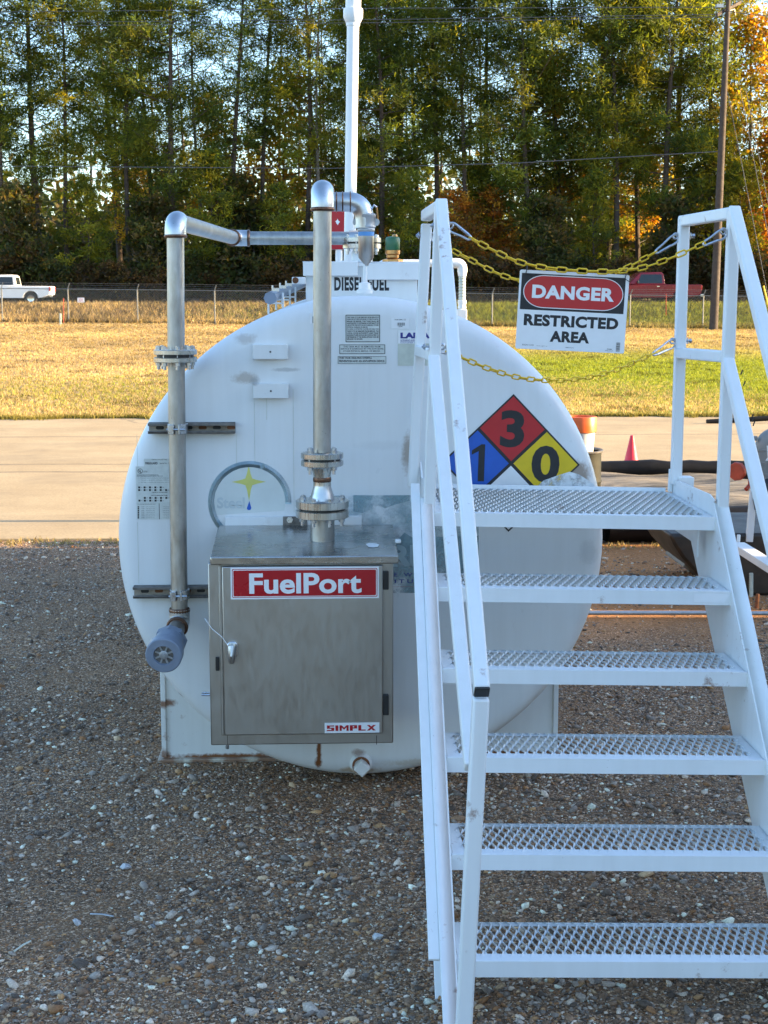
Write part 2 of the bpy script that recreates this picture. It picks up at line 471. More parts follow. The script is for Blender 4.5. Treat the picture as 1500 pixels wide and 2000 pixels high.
M['verge_mat'] = plain('road_verge_dirt', (0.20, 0.15, 0.09), 0.95, 0, 0.4, 5, 0.6)
# ================================================================== SETTING
def gz(x, y):
    x = np.asarray(x, dtype=float); y = np.asarray(y, dtype=float)
    z80 = np.clip(0.16-0.0105*x, -0.5, 0.7)
    a = np.clip((y-24)/56.0, 0, 1)*z80
    b = np.clip((y-81)/8.0, 0, 1); b = b*b*(3-2*b)
    z = a*(1-b)+1.05*b
    return z+np.clip((y-106)/100.0, 0, 4)*1.5
def grid(name, xs, ys, mat, zoff=0.0, rough=0.0):
    X, Y = np.meshgrid(xs, ys)
    Z = gz(X, Y)+zoff
    if rough: Z = Z+rng.normal(0, rough, Z.shape)
    v = np.stack([X.ravel(), Y.ravel(), Z.ravel()], 1)
    nx, ny = len(xs), len(ys)
    i = np.arange((ny-1)*nx).reshape(ny-1, nx)[:, :-1].ravel()
    f = np.stack([i, i+1, i+1+nx, i+nx], 1)
    return np_mesh(name, v, f, mat, smooth=True)
xs = np.unique(np.concatenate([np.linspace(-700, 700, 29), np.linspace(-60, 60, 61)]))
ys = np.unique(np.concatenate([np.linspace(-120, 20, 8), np.linspace(20, 130, 111), np.linspace(130, 900, 30)]))
tag(grid('grass_field', xs, ys, M['field'], -0.03), kind='structure')
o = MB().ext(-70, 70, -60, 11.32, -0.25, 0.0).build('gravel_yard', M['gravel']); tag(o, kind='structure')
o = MB().ext(-90, 90, 11.3, 22.3, -0.25, 0.018).build('concrete_road', M['concrete'], bevel=0.01)
o.location.z = 0; tag(o, kind='structure')
o = MB().ext(-300, 300, 91.5, 101.5, 0.9, 1.062).build('highway', M['asphalt']); tag(o, kind='structure')
o = grid('forest_floor', np.linspace(-160, 160, 41), np.linspace(103.5, 230, 30), M['litter'], 0.02, 0.10); tag(o, kind='structure')

# unseen blocks added out of frame right; they shade the yard, gap passes sun
for (ya, yb, lb) in ((-30, 7.98, 'long tan block with grey roof added out of frame right to shade the yard'), (8.32, 10.42, 'small tan block with grey roof added out of frame behind the long shade block')):
    bl = thing('shade_block', lb, 'shade_block', (12.3, (ya+yb)/2, 0))
    MB().ext(10.2, 14.4, ya, yb, 0, 4.72).build('wall', M['cladding'], bl)
    MB().ext(10.2, 14.5, ya, yb, 4.724, 4.80).build('roof', M['roof'], bl)

# ---------------------------------------------------------------- gravel stones
def ico():
    bm = bmesh.new(); bmesh.ops.create_icosphere(bm, subdivisions=1, radius=1)
    v = np.array([p.co[:] for p in bm.verts]); f = np.array([[q.index for q in k.verts] for k in bm.faces])
    bm.free(); return v, f
IV, IF = ico()
def stones(name, P, r, cols):
    n = len(P)
    base = IV[None]*(1+rng.uniform(-.38, .38, (n, 12, 1)))
    sc3 = np.stack([rng.uniform(.8, 1.5, n), rng.uniform(.65, 1.1, n), rng.uniform(.45, .8, n)], 1)
    base = base*sc3[:, None]
    a = rng.uniform(0, 2*np.pi, n); ca, sa = np.cos(a)[:, None], np.sin(a)[:, None]
    x = base[..., 0]*ca-base[..., 1]*sa; y = base[..., 0]*sa+base[..., 1]*ca
    tl = rng.normal(0, .3, n)[:, None]
    z = base[..., 2]+x*tl
    v = np.stack([x, y, z], -1)*r[:, None, None]+P[:, None]
    f = IF[None]+(np.arange(n)*12)[:, None, None]
    c = np.repeat(cols, 12, 0)
    return np_mesh(name, v.reshape(-1, 3), f.reshape(-1, 3), M['stone'], c)
def stone_cols(n):
    pal = np.array([[.09, .075, .065], [.17, .12, .085], [.26, .15, .075], [.36, .24, .13], [.18, .17, .165], [.32, .31, .30], [.52, .50, .47], [.74, .72, .69], [.27, .19, .13], [.42, .34, .24]])
    w = np.array([.16, .15, .07, .05, .16, .15, .10, .055, .07, .05]); w /= w.sum()
    pal = np.clip(pal*np.array([1.30, 1.09, .90]), 0, .8)
    c = pal[rng.choice(len(pal), n, p=w)]
    return np.clip(c*rng.uniform(.75, 1.25, (n, 1)), 0, 1)
n = 165000
u = rng.uniform(0, 1, n)
Y = 2.9+(11.25-2.9)*u**1.45
X = (-60-624)/2918*Y-.5+rng.uniform(0, 1, n)*((1560+60)/2918*Y+1.0)
patch = np.sin(X*2.1+np.sin(Y*1.7)*1.3)+np.sin(Y*2.6+X*.9)+.8*np.sin(X*5.1-Y*3.7)
keep = rng.uniform(0, 1, n) < np.clip(.66+.26*patch, .12, 1)
X, Y = X[keep], Y[keep]; n = len(X)
r = np.clip(np.exp(rng.normal(math.log(.0040), .55, n)), .0018, .021)
Z = r*rng.uniform(-.1, .35, n)
tag(stones('gravel_stones', np.stack([X, Y, Z], 1), r, stone_cols(n)), kind='stuff')
# larger single stones that can be picked out
big = [(460, 1310+0, .026, (.42, .42, .43)), (738, 1832, .019, (.55, .55, .54)), (155, 1885, .022, (.11, .085, .065)), (622, 1557, .014, (.55, .54, .50)),
       (590, 1885, .016, (.17, .10, .06)), (245, 1697, .017, (.58, .58, .57)), (150, 1805, .014, (.5, .5, .5)), (300, 1812, .013, (.2, .2, .21)), (286, 1420, .018, (.19, .12, .075)), (272, 1517, .014, (.20, .12, .07))]
big[0] = (245, 1696, .020, (.50, .50, .51))
lab = ['pale flat stone lying on the gravel left of centre', 'white rounded stone nearest the foot of the stairs', 'dark brown stone in the gravel near the left corner', 'small cream stone just in front of the tank', 'rounded brown stone on the gravel in the foreground',
       None, 'light grey stone among the gravel in the left foreground', 'blue grey stone among the foreground gravel', 'tan stone on the gravel left of the tank saddle', 'orange brown pebble beside the foot of the saddle']
for (px_, py_, rr_, cc_), lb in zip(big, lab):
    if lb is None: continue
    p = AZ(px_, py_, 0.0); p.z = rr_*0.25
    s_ = stones('stone', np.array([p[:]]), np.array([rr_]), np.array([cc_]))
    for f in s_.data.polygons: f.use_smooth = False
    tag(s_, lb, 'stone', 'loose stones on the gravel')

for (xa, ya, xb, yb, c_, lb) in ((176, 1785, 222, 1790, 'cast', 'short grey metal rod lying on the gravel in the left foreground'), (28, 1858, 60, 1838, 'cream', 'pale thin twig lying on the gravel near the left edge')):
    a, b = AZ(xa, ya, .012), AZ(xb, yb, .010)
    tag(MB().tube([a, a.lerp(b, .5)+Vector((0, .002, .002)), b], .0028, 8).build('stick', M[c_]), lb, 'stick')

# ---------------------------------------------------------------- grass
def blades(name, P, h, w, cols, per=3, lean=.5):
    n = len(P)
    P = np.repeat(P, per, 0)+np.concatenate([rng.normal(0, .035, (n*per, 2)), np.zeros((n*per, 1))], 1)
    h = np.repeat(h, per)*rng.uniform(.6, 1.2, n*per); w = np.repeat(w, per)
    c = np.repeat(cols, per, 0)*rng.uniform(.7, 1.25, (n*per, 1))
    a = rng.uniform(0, 2*np.pi, n*per); d = np.stack([np.cos(a), np.sin(a), np.zeros_like(a)], 1)
    b = rng.uniform(0, 2*np.pi, n*per); tip = np.stack([np.cos(b)*lean, np.sin(b)*lean, np.ones_like(b)], 1)*h[:, None]
    v = np.stack([P-d*w[:, None], P+d*w[:, None], P+tip], 1).reshape(-1, 3)
    f = np.arange(len(v)).reshape(-1, 3)
    return np_mesh(name, v, f, M['grass'], np.repeat(c, 3, 0))
def field_cols(X, Y):
    n = len(X)
    side = X*.10+.12+.9*(np.sin(X*.31+Y*.12)+np.sin(Y*.23-X*.17))*.35+rng.normal(0, .25, n)
    near = np.interp(Y, [24, 40, 52, 78, 83], [1, 1, .15, .0, .9])
    g = np.clip((side-.05)/.5, 0, 1)*near
    pt = 1+.34*np.sin(X*.55+1.3*np.sin(Y*.21))*np.sin(Y*.33+.6*np.sin(X*.4))
    dry = np.array([.43, .315, .145])*rng.uniform(.6, 1.35, (n, 1))*pt[:, None]; dry[:, 2] *= rng.uniform(.7, 1.3, n)
    grn = np.array([.25, .285, .024])*rng.uniform(.6, 1.35, (n, 1))
    out = dry*(1-g[:, None])+grn*g[:, None]
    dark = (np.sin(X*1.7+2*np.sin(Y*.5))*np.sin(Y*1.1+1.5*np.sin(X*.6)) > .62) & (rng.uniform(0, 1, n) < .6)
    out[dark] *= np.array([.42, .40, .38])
    return out
n = 105000
u = rng.uniform(0, 1, n)
Y = 22.35+(80-22.35)*u**1.6
X = (-80-624)/2918*Y+rng.uniform(0, 1, n)*(1660/2918*Y)
bare = (X > .5) & (Y < 24.2+.7*np.sin(X*.9)) & (rng.uniform(0, 1, n) < .8)
X, Y = X[~bare], Y[~bare]; n = len(X)
P = np.stack([X, Y, gz(X, Y)-.03], 1)
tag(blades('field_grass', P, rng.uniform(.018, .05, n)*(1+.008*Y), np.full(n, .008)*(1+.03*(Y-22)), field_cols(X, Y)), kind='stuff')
n = 26000
Y = rng.uniform(79.5, 90.5, n); X = (-80-624)/2918*Y+rng.uniform(0, 1, n)*(1660/2918*Y)
P = np.stack([X, Y, gz(X, Y)-.03], 1)
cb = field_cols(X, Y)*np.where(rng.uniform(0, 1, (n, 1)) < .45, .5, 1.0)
tag(blades('bank_weeds', P, rng.uniform(.12, .38, n), np.full(n, .03), cb, 3), kind='stuff')
n = 900
X = rng.uniform(-4, 5, n); Y = np.where(X > 1.6, 10.84, 11.2)+rng.normal(0, .08, n)*np.where(X > 1.6, .7, 1)
kk = (X < 1.6) | (rng.uniform(0, 1, n) < .45); X, Y = X[kk], Y[kk]; n = len(X)
tag(blades('road_edge_weeds', np.stack([X, Y, np.zeros(n)], 1), rng.uniform(.012, .04, n), np.full(n, .006), np.array([.42, .33, .14])*rng.uniform(.5, 1.3, (n, 1))), kind='stuff')
n = 5000
X = rng.uniform(-8, 9, n); Y = 22.25-np.abs(rng.normal(0, .16, n))*(.4+.6*np.sin(X*2.3+np.sin(X*5)))
tag(blades('far_edge_weeds', np.stack([X, Y, np.zeros(n)], 1), rng.uniform(.04, .11, n), np.full(n, .009), np.array([.26, .22, .05])*rng.uniform(.5, 1.3, (n, 1))), kind='stuff')

# ---------------------------------------------------------------- trees
def tube_np(pts, rad, seg=7):
    m = MB(); m.tube(pts, list(rad), seg, caps=False); return m
def leaf_quads(C, L, W, D=None):
    """needle/leaf quads: centres C, lengths L, widths W, optional preferred direction D"""
    n = len(C)
    d = rng.normal(0, 1, (n, 3))
    if D is not None: d = d*.75+D
    d /= np.linalg.norm(d, axis=1, keepdims=True)
    e = np.cross(d, rng.normal(0, 1, (n, 3))); e /= np.linalg.norm(e, axis=1, keepdims=True)
    d = d*L[:, None]/2; e = e*W[:, None]/2
    v = np.stack([C-d-e*.5, C-d+e*.5, C+d+e, C+d-e], 1).reshape(-1, 3)
    return v, np.arange(n*4).reshape(-1, 4)
def tree_mesh(Ht, rad, crown0, spread, nl, per, q, pal, droop=.0, needle=(.46, .060), wob=.55, bark='bark', clump=.45, stub=6, topw=.35):
    """returns (trunk mesh data, crown mesh data) built at the origin"""
    k = 9
    ph = rng.uniform(0, 6.28, 2)
    zz = np.linspace(0, Ht, k)
    tx = wob*np.sin(zz/Ht*3+ph[0])*zz/Ht; ty = wob*np.sin(zz/Ht*3.4+ph[1])*zz/Ht
    tp = np.stack([tx, ty, zz], 1)
    m = MB()
    m.tube([Vector(p) for p in tp], [rad*(1-.88*(z/Ht)**1.1)+.012 for z in zz], 8, caps=False)
    def at(z):
        return np.array([np.interp(z, zz, tx), np.interp(z, zz, ty), z])
    for s in range(stub):            # dead stubs on the bare trunk
        z = rng.uniform(.25, 1)*crown0; a = rng.uniform(0, 6.28); L = rng.uniform(.4, 1.8)
        p = at(z); m.tube([Vector(p), Vector(p+np.array([math.cos(a)*L, math.sin(a)*L, rng.uniform(-.2, .3)*L]))], [.035, .012], 4, caps=False)
    C, T, D = [], [], []
    for i in range(nl):
        f = (i+rng.uniform(0, 1))/nl
        z = crown0+(Ht-crown0)*f
        w = spread*(np.interp(f, [0, .15, .45, .8, 1], [.55, .9, 1, .65, topw]))*rng.uniform(.55, 1.2)
        a = i*2.4+rng.uniform(-.6, .6)
        up = rng.uniform(.05, .5)-droop
        p0 = at(z); dr = np.array([math.cos(a), math.sin(a), up]); 
        p1 = p0+dr*w*.5+np.array([0, 0, -.05*w]); p2 = p0+dr*w+np.array([0, 0, .10*w])
        m.tube([Vector(p0), Vector(p1), Vector(p2)], [rad*.22*(1-.5*f)+.012, .03, .012], 5, caps=False)
        shade = rng.uniform(.6, 1.3)
        for j in range(per):
            t = rng.uniform(.42, 1.08)
            c = p0+(p1-p0)*min(1, t*2) if t < .5 else p1+(p2-p1)*(t-.5)*2
            side = np.array([-dr[1], dr[0], 0])*rng.normal(0, .22*w)
            c = c+side+np.array([0, 0, rng.normal(.05, .16*w*.5)])
            if rng.uniform() < .3: m.tube([Vector(c), Vector(p1)], [.008, .016], 3, caps=False)
            s = clump*rng.uniform(.6, 1.3)
            cc = c+rng.normal(0, s, (q, 3))*np.array([1, 1, .62])
            C.append(cc); D.append((cc-c)*1.3+np.array([0, 0, .2]))
            col = pal[rng.integers(len(pal))]
            T.append(np.tile(np.array(col)*shade*rng.uniform(.75, 1.25), (q, 1))*rng.uniform(.8, 1.2, (q, 1)))
    C = np.concatenate(C); T = np.concatenate(T); D = np.concatenate(D)
    L = needle[0]*rng.uniform(.6, 1.3, len(C)); W = needle[1]*rng.uniform(.7, 1.4, len(C))
    v, f = leaf_quads(C, L, W, D)
    tr = m.build('trunk', M[bark], None, local=True)
    cr = np_mesh('crown', v, f, M['foliage'], np.repeat(T, 4, 0))
    a, b = tr.data, cr.data
    bpy.data.objects.remove(tr); bpy.data.objects.remove(cr)
    return a, b
PINE = [(.062, .098, .020), (.098, .130, .020), (.050, .085, .022), (.145, .160, .022), (.074, .105, .024)]
PINEY = [(.16, .17, .020), (.21, .20, .020), (.11, .14, .020), (.075, .105, .022)]
AUT = [(.30, .12, .018), (.22, .085, .018), (.34, .20, .03), (.18, .12, .03)]
YEL = [(.34, .24, .03), (.26, .20, .03), (.30, .15, .02), (.16, .15, .03)]
UND = [(.045, .060, .020), (.065, .075, .022), (.09, .07, .03), (.035, .05, .018)]
BRN = [(.09, .05, .022), (.07, .045, .022), (.11, .075, .03), (.05, .05, .02)]
protos = {
 'dense': [tree_mesh(27, .24, 5.5, 4.3, 54, 6, 60, PINE, clump=.54), tree_mesh(25, .22, 6.0, 4.1, 50, 6, 60, PINEY, clump=.52), tree_mesh(29, .27, 7.5, 4.6, 54, 6, 60, PINE, wob=.6, clump=.56)],
 'sparse': [tree_mesh(27, .25, 10.5, 3.5, 36, 5, 56, PINE, clump=.50), tree_mesh(25, .20, 9.0, 3.3, 34, 5, 56, PINEY, wob=.7, clump=.48), tree_mesh(29, .22, 12.0, 3.1, 32, 5, 56, PINE, clump=.48, stub=12)],
 'bare': [tree_mesh(26, .15, 18.0, 1.7, 12, 3, 12, PINE, wob=.8, clump=.3, stub=16, bark='bark_grey')],
 'autumn': [tree_mesh(13, .14, 2.5, 3.0, 34, 8, 20, AUT, needle=(.26, .20), clump=.5, bark='bark_grey'), tree_mesh(18, .17, 6, 3.0, 34, 8, 18, YEL, needle=(.26, .20), clump=.5, bark='bark_grey')],
 'young': [tree_mesh(11, .10, 1.2, 2.4, 36, 7, 20, PINEY, clump=.36, needle=(.42, .09), topw=.15), tree_mesh(8, .09, .8, 2.3, 30, 7, 20, UND, needle=(.34, .16), clump=.45, bark='bark_grey')],
 'shrub': [tree_mesh(4.2, .05, .3, 2.0, 24, 7, 20, UND, needle=(.28, .16), clump=.42, stub=0, bark='bark_grey'), tree_mesh(3.2, .05, .2, 1.9, 22, 7, 18, BRN, needle=(.24, .15), clump=.40, stub=0, bark='bark_grey')],
}
def plant(name, kind, var, x, y, s, rot, label, cat, group):
    t = thing(name, label, cat, (x, y, float(gz(x, y))-.05), group)
    t.rotation_euler = (R(rng.normal(0, 1.8)), R(rng.normal(0, 1.8)), rot); t.scale = (s*rng.uniform(.92, 1.08), s*rng.uniform(.92, 1.08), s)
    for nm, me in zip(('trunk', 'crown'), protos[kind][var % len(protos[kind])]):
        o = bpy.data.objects.new(nm, me); COL.objects.link(o); o.parent = t
    return t
MARK = [(-200, 'past the left edge'), (40, 'above the white pickup'), (115, 'behind the tailgate of the white pickup'), (150, 'behind the small white fence sign'), (230, 'between the fence sign and the left pipe'), (290, 'just left of the left pipe'),
        (343, 'right behind the left pipe elbow'), (420, 'above the sloping left pipe'), (500, 'above the long level pipe'), (575, 'left of the tall riser elbow'), (632, 'above the tall riser elbow'), (690, 'behind the white vent pipe'), (745, 'just right of the white vent pipe'),
        (790, 'above the green breather cap'), (860, 'behind the left stair rail'), (930, 'right of the left stair rail top'), (1000, 'above the left corner of the danger sign'), (1060, 'above the word danger'), (1120, 'above the middle of the danger sign'), (1190, 'above the right corner of the danger sign'),
        (1250, 'above the cab of the red pickup'), (1300, 'above the bed of the red pickup'), (1345, 'left of the utility pole'), (1400, 'behind the utility pole'), (1450, 'right of the utility pole'), (1500, 'behind the guy wires at the right edge'), (1560, 'past the right edge')]
def where(px_): return min(MARK, key=lambda m: abs(m[0]-px_))[1]
KIND = {'dense': ('dense green pine', 'pine_tree'), 'sparse': ('open bare trunked pine', 'pine_tree'), 'bare': ('thin nearly bare pine trunk', 'pine_tree'), 'autumn': ('orange autumn tree', 'autumn_tree'), 'young': ('young bushy tree', 'young_tree')}
used = set()
def add_tree(px_, Y, kind, var, s=1.0):
    X = (px_-624)/2918.0*Y
    d, nm = KIND[kind]
    if kind == 'autumn' and var % 2 == 1: d = 'yellow leaved autumn tree'
    lb = f'{d} {where(px_)}'
    row = 'front row' if Y < 113 else ('middle row' if Y < 121 else 'back row')
    if lb in used: lb = f'{d} in the {row} {where(px_)}'
    adj = ['broad', 'slender', 'leaning', 'tall', 'smaller', 'thick', 'straight', 'crooked', 'full', 'ragged', 'high', 'rounded', 'wide', 'narrow', 'lush', 'sturdy']
    i = 0
    while lb in used and i < 16:
        lb = f'{adj[i]} {d} in the {row} {where(px_)}'; i += 1
    used.add(lb)
    plant(nm, kind, var, X, Y, s, rng.uniform(0, 6.28), lb, 'tree', 'pines along the highway' if 'pine' in nm else 'smaller trees at the forest edge')
front = [(-35, 112, 'dense', 0), (20, 110, 'sparse', 0), (97, 111, 'dense', 2), (145, 110, 'sparse', 1), (245, 122, 'sparse', 0), (265, 111, 'sparse', 1),
 (308, 114, 'dense', 1), (350, 110, 'dense', 2), (407, 112, 'bare', 0), (455, 111, 'sparse', 0), (515, 112, 'sparse', 2), (600, 111, 'sparse', 1), (628, 110, 'bare', 0), (640, 113, 'bare', 0),
 (690, 116, 'dense', 1), (745, 111, 'dense', 0), (775, 117, 'dense', 2), (820, 120, 'sparse', 0), (850, 112, 'sparse', 2), (905, 111, 'sparse', 1), (960, 113, 'dense', 2), (1040, 111, 'dense', 0),
 (1090, 113, 'dense', 1), (1160, 112, 'dense', 2), (1182, 122, 'dense', 0), (1200, 110, 'sparse', 1), (1245, 116, 'sparse', 1), (1290, 111, 'dense', 0), (1330, 116, 'sparse', 0), (1372, 112, 'dense', 1),
 (1520, 118, 'sparse', 1), (1610, 113, 'sparse', 1)]
for px_, Y, k, v_ in front: add_tree(px_, Y, k, v_, rng.uniform(.92, 1.08))
for px_, Y, k, v_, s in [(420, 117, 'autumn', 1, .85), (565, 116, 'autumn', 1, .95), (885, 109.5, 'autumn', 0, .6), (960, 111, 'autumn', 0, .62), (1050, 115, 'autumn', 1, 1.0), (1445, 113, 'autumn', 1, 1.15), (1510, 112, 'autumn', 0, .95), (1240, 118, 'autumn', 1, .8), (270, 121, 'autumn', 1, .7), (700, 118, 'autumn', 0, .8),
 (410, 109, 'young', 0, .95), (560, 108.5, 'young', 0, .75), (800, 109, 'young', 0, .7), (50, 108.5, 'young', 1, 1.0), (180, 109, 'young', 0, .8), (1050, 109, 'young', 1, .9), (1160, 109.5, 'young', 0, .85), (1320, 109, 'young', 1, .9), (1440, 108.8, 'young', 0, .9), (660, 109.5, 'young', 1, .85), (300, 109, 'young', 1, .9), (920, 112, 'young', 0, .9), (480, 110, 'young', 1, 1.1), (1390, 110, 'young', 0, 1.1)]:
    add_tree(px_, Y, k, v_, s)
for i, px_ in enumerate(range(-10, 1540, 62)):
    Y = rng.uniform(106.5, 108.5); v_ = int(rng.integers(2)) if i % 5 else 1
    nm = ['dark green shrub', 'brown leafy shrub'][v_]
    lb = f'{nm} at the forest edge {where(px_)}'
    if lb in used: lb = f'second {lb}'
    used.add(lb)
    plant('shrub', 'shrub', v_, (px_-624)/2918*Y, Y, rng.uniform(.7, 1.15), rng.uniform(0, 6.28), lb, 'shrub', 'shrubs along the forest edge')
for k_, (px_, Y_) in enumerate(((1650, 104), (1760, 106), (1880, 103), (2010, 105.5), (2160, 104), (2330, 106), (2520, 103.5))): add_tree(px_, Y_, 'dense', k_, .74)
for px_, Y_, v__, s_ in ((1755, 93.2, 0, .8), (1790, 95.2, 2, .85)): add_tree(px_, Y_, 'young', v__, s_)  # unseen young trees added beyond the right edge to shade the red pickup
# the deeper wood behind: one mass of trunks and leaves
n = 60000
Yf = rng.uniform(124, 165, n); Xf = (-150-624)/2918*Yf+rng.uniform(0, 1, n)*(1800/2918*Yf)
zf = np.abs(rng.normal(0, 1, n))*4.6
cl = (np.sin(Xf*.8+Yf*.5)+np.sin(Xf*.31-Yf*.4+zf*.5)+np.sin(zf*.9+Xf*.5)) > -1.0
Xf, Yf, zf = Xf[cl], Yf[cl], zf[cl]
pal = np.array(UND+[(.10, .075, .03), (.07, .085, .02)])
v, f = leaf_quads(np.stack([Xf, Yf, zf+1.2], 1), rng.uniform(.5, 1.1, len(Xf)), rng.uniform(.3, .7, len(Xf)))
tag(np_mesh('far_woods', v, f, M['foliage'], np.repeat(pal[rng.integers(len(pal), size=len(Xf))]*.9, 4, 0)), kind='stuff')
m = MB()
for i in range(34):
    Y = rng.uniform(124, 150); px_ = rng.uniform(-60, 1560); X = (px_-624)/2918*Y; h = rng.uniform(18, 28); w = rng.uniform(-1, 1)
    m.tube([(X, Y, 0), (X+w*.4, Y, h*.5), (X+w, Y, h)], [rng.uniform(.12, .22), .12, .04], 6, caps=False)
tag(m.build('far_trunks', M['bark']), kind='stuff')

# ---------------------------------------------------------------- fence
YF = 80.0
fx = [(p-624)/2918*YF for p in (-115, 17, 143, 275, 423, 556, 692, 826, 960, 1095, 1230, 1374, 1510, 1645)]
fen = thing('chain_link_fence', 'galvanised chain link fence with angled barbed wire arms along the field edge', 'fence', (fx[0], YF, float(gz(fx[0], YF))))
HF = 1.72
for i, x in enumerate(fx):
    z = float(gz(x, YF))
    p = MB().tube([(x, YF, z-.1), (x, YF, z+HF)], .038, 8).tube([(x, YF, z+HF), (x+.10, YF-.05, z+HF+.30)], .022, 6).build('post', M['fence'], fen)
rl, br = MB(), [MB(), MB(), MB()]
for a, b in zip(fx[:-1], fx[1:]):
    za, zb = float(gz(a, YF)), float(gz(b, YF))
    rl.tube([(a, YF, za+HF), (b, YF, zb+HF)], .022, 6, caps=False)
    for k in range(3):
        t = (k+1)/3
        br[k].tube([(a+.10*t, YF-.05*t, za+HF+.30*t), (b+.10*t, YF-.05*t, zb+HF+.30*t)], .006, 4, caps=False)
rl.build('top_rail', M['fence'], fen)
for k in br: k.build('barbed_wire', M['fence'], fen)
wm = MB()
x0, x1 = fx[0], fx[-1]
sp = .135
for i in range(int((x1-x0+HF)/sp)):
    for sgn in (1, -1):
        a = x0+i*sp-(HF if sgn > 0 else 0); b = a+sgn*HF
        if sgn < 0: a, b = x0+i*sp, x0+i*sp-HF
        t0, t1 = 0.0, 1.0
        lo, hi = min(a, b), max(a, b)
        pa, pb = [a, 0.02], [b, HF]
        for q, w in ((pa, pb), (pb, pa)):
            if q[0] < x0: k = (x0-q[0])/(w[0]-q[0]) if w[0] != q[0] else 0; q[1] += (w[1]-q[1])*k; q[0] = x0
            if q[0] > x1: k = (x1-q[0])/(w[0]-q[0]) if w[0] != q[0] else 0; q[1] += (w[1]-q[1])*k; q[0] = x1
        if abs(pa[0]-pb[0]) < .05: continue
        P0 = Vector((pa[0], YF+.03, float(gz(pa[0], YF))+pa[1])); P1 = Vector((pb[0], YF+.03, float(gz(pb[0], YF))+pb[1]))
        w = .0075
        wm.add([P0+Vector((0, 0, -w)), P0+Vector((0, 0, w)), P1+Vector((0, 0, w)), P1+Vector((0, 0, -w))], [(0, 1, 2, 3)])
wm.build('wire_mesh', M['fence'], fen, smooth=0)
p = A(158, 586, YF-.06)
o = MB().box(p, (.36, .01, .24)).build('fence_sign', M['decal']); tag(o, 'small white warning sign hung on the chain link fence', 'sign')
m = MB()
for k in range(3): m.box(p+Vector((0, -.008, .06-.06*k)), (.26-.06*(k % 2), .004, .02))
m.v = [q for q in m.v]
m.build('lettering', M['haz_red'], o)
o.data.update()
for px_, y0, y1, lb in ((118, 612, 632, 'short pale marker post in the dry grass before the fence'), ):
    a, b = A(px_, y1, 76), A(px_, y0, 76)
    tag(MB().bar(a+Vector((0, 0, -.06)), b, .09, .05).build('marker_post', M['cream'], bevel=.01), lb, 'post')
for px_, y0, y1, lb in ((1301, 574, 612, 'thin red tipped marker rod in the grass bank beside the danger sign'), (124, 582, 632, 'thin rusty rod standing beside the pale marker post')):
    a, b = A(px_, y1, 79), A(px_, y0, 79)
    tag(MB().tube([a+Vector((0, 0, -.1)), b], .018, 6).build('marker_rod', M['red_paint']), lb, 'rod')

# ---------------------------------------------------------------- utility pole and lines
YP = 77.0
pb = A(1393, 648, YP); pt = A(1424, -40, YP)
pole = thing('utility_pole', 'brown wooden utility pole with a crossarm, lit along its right side', 'utility pole', pb)
MB().tube([pb-Vector((0, 0, .6)), pb.lerp(pt, .5), pt], [.23, .18, .115], 16).build('shaft', M['pole_wood'], pole)
c0, c1 = A(1402, 28, YP-.3), A(1446, 4, YP+1.5)
MB().bar(c0+(c0-c1)*.05, c1, .14, .12, Vector((0, 0, 1))).build('crossarm', M['pole_wood'], pole)
MB().tube([A(1420, 22, YP), A(1434, 18, YP+.6), A(1436, 30, YP+.6)], .035, 6).build('arm_brace', M['dark_steel'], pole)
ti = A(1405, 12, YP-.3)
MB().box(ti, (.34, .3, .16)).build('insulator_rack', M['cast'], pole)
def cable(name, pts, r, lb, sag=0.0, cat='cable', grp=None):
    pts = [Vector(p) for p in pts]
    if len(pts) == 2:
        a, b = pts
        pts = [a.lerp(b, t/14)-Vector((0, 0, sag*4*(t/14)*(1-t/14))) for t in range(15)]
    return tag(MB().tube(pts, r, 5, caps=False).build(name, M['line']), lb, cat, grp)
cable('overhead_cable', [A(1402, 296, YP), A(1020, 318, 82), A(640, 329, 92), A(-60, 324, 105)], .023, 'dark overhead cable crossing in front of the pines from the pole', cat='cable')
for k, (ya, yb) in enumerate(((14, 17), (28, 36), (33, 40))):
    cable('power_line', [A(1420-8*k, ya, YP), A(760, (14, 36, 42)[k]+2, 88), A(-80, (24, 45, 52)[k], 108)], .017, ['highest thin power line crossing the treetops', 'middle thin power line crossing the treetops', 'lowest thin power line crossing the treetops'][k], cat='cable', grp='power lines from the pole')
cable('service_line', [A(1418, 20, YP), A(1600, 26, 70)], .017, 'short power line leaving the pole to the right', .2)
for k, (xa, ya, xb, yb) in enumerate(((1421, 180, 1512, 640), (1445, 170, 1535, 640), (1456, 172, 1548, 640))):
    cable('guy_wire', [A(xa, ya, YP-1.0), A(xb, yb, YP-4)], .014, ['guy wire nearest the utility pole', 'middle guy wire at the right edge', 'outermost guy wire at the right edge'][k], cat='cable', grp='guy wires of the pole')
tag(MB().tube([A(1491, 558, YP-3.6), A(1513, 650, YP-3.9)], .045, 8).build('guy_guard', M['chain']), 'yellow plastic sleeve on a guy wire at the right edge', 'guard')

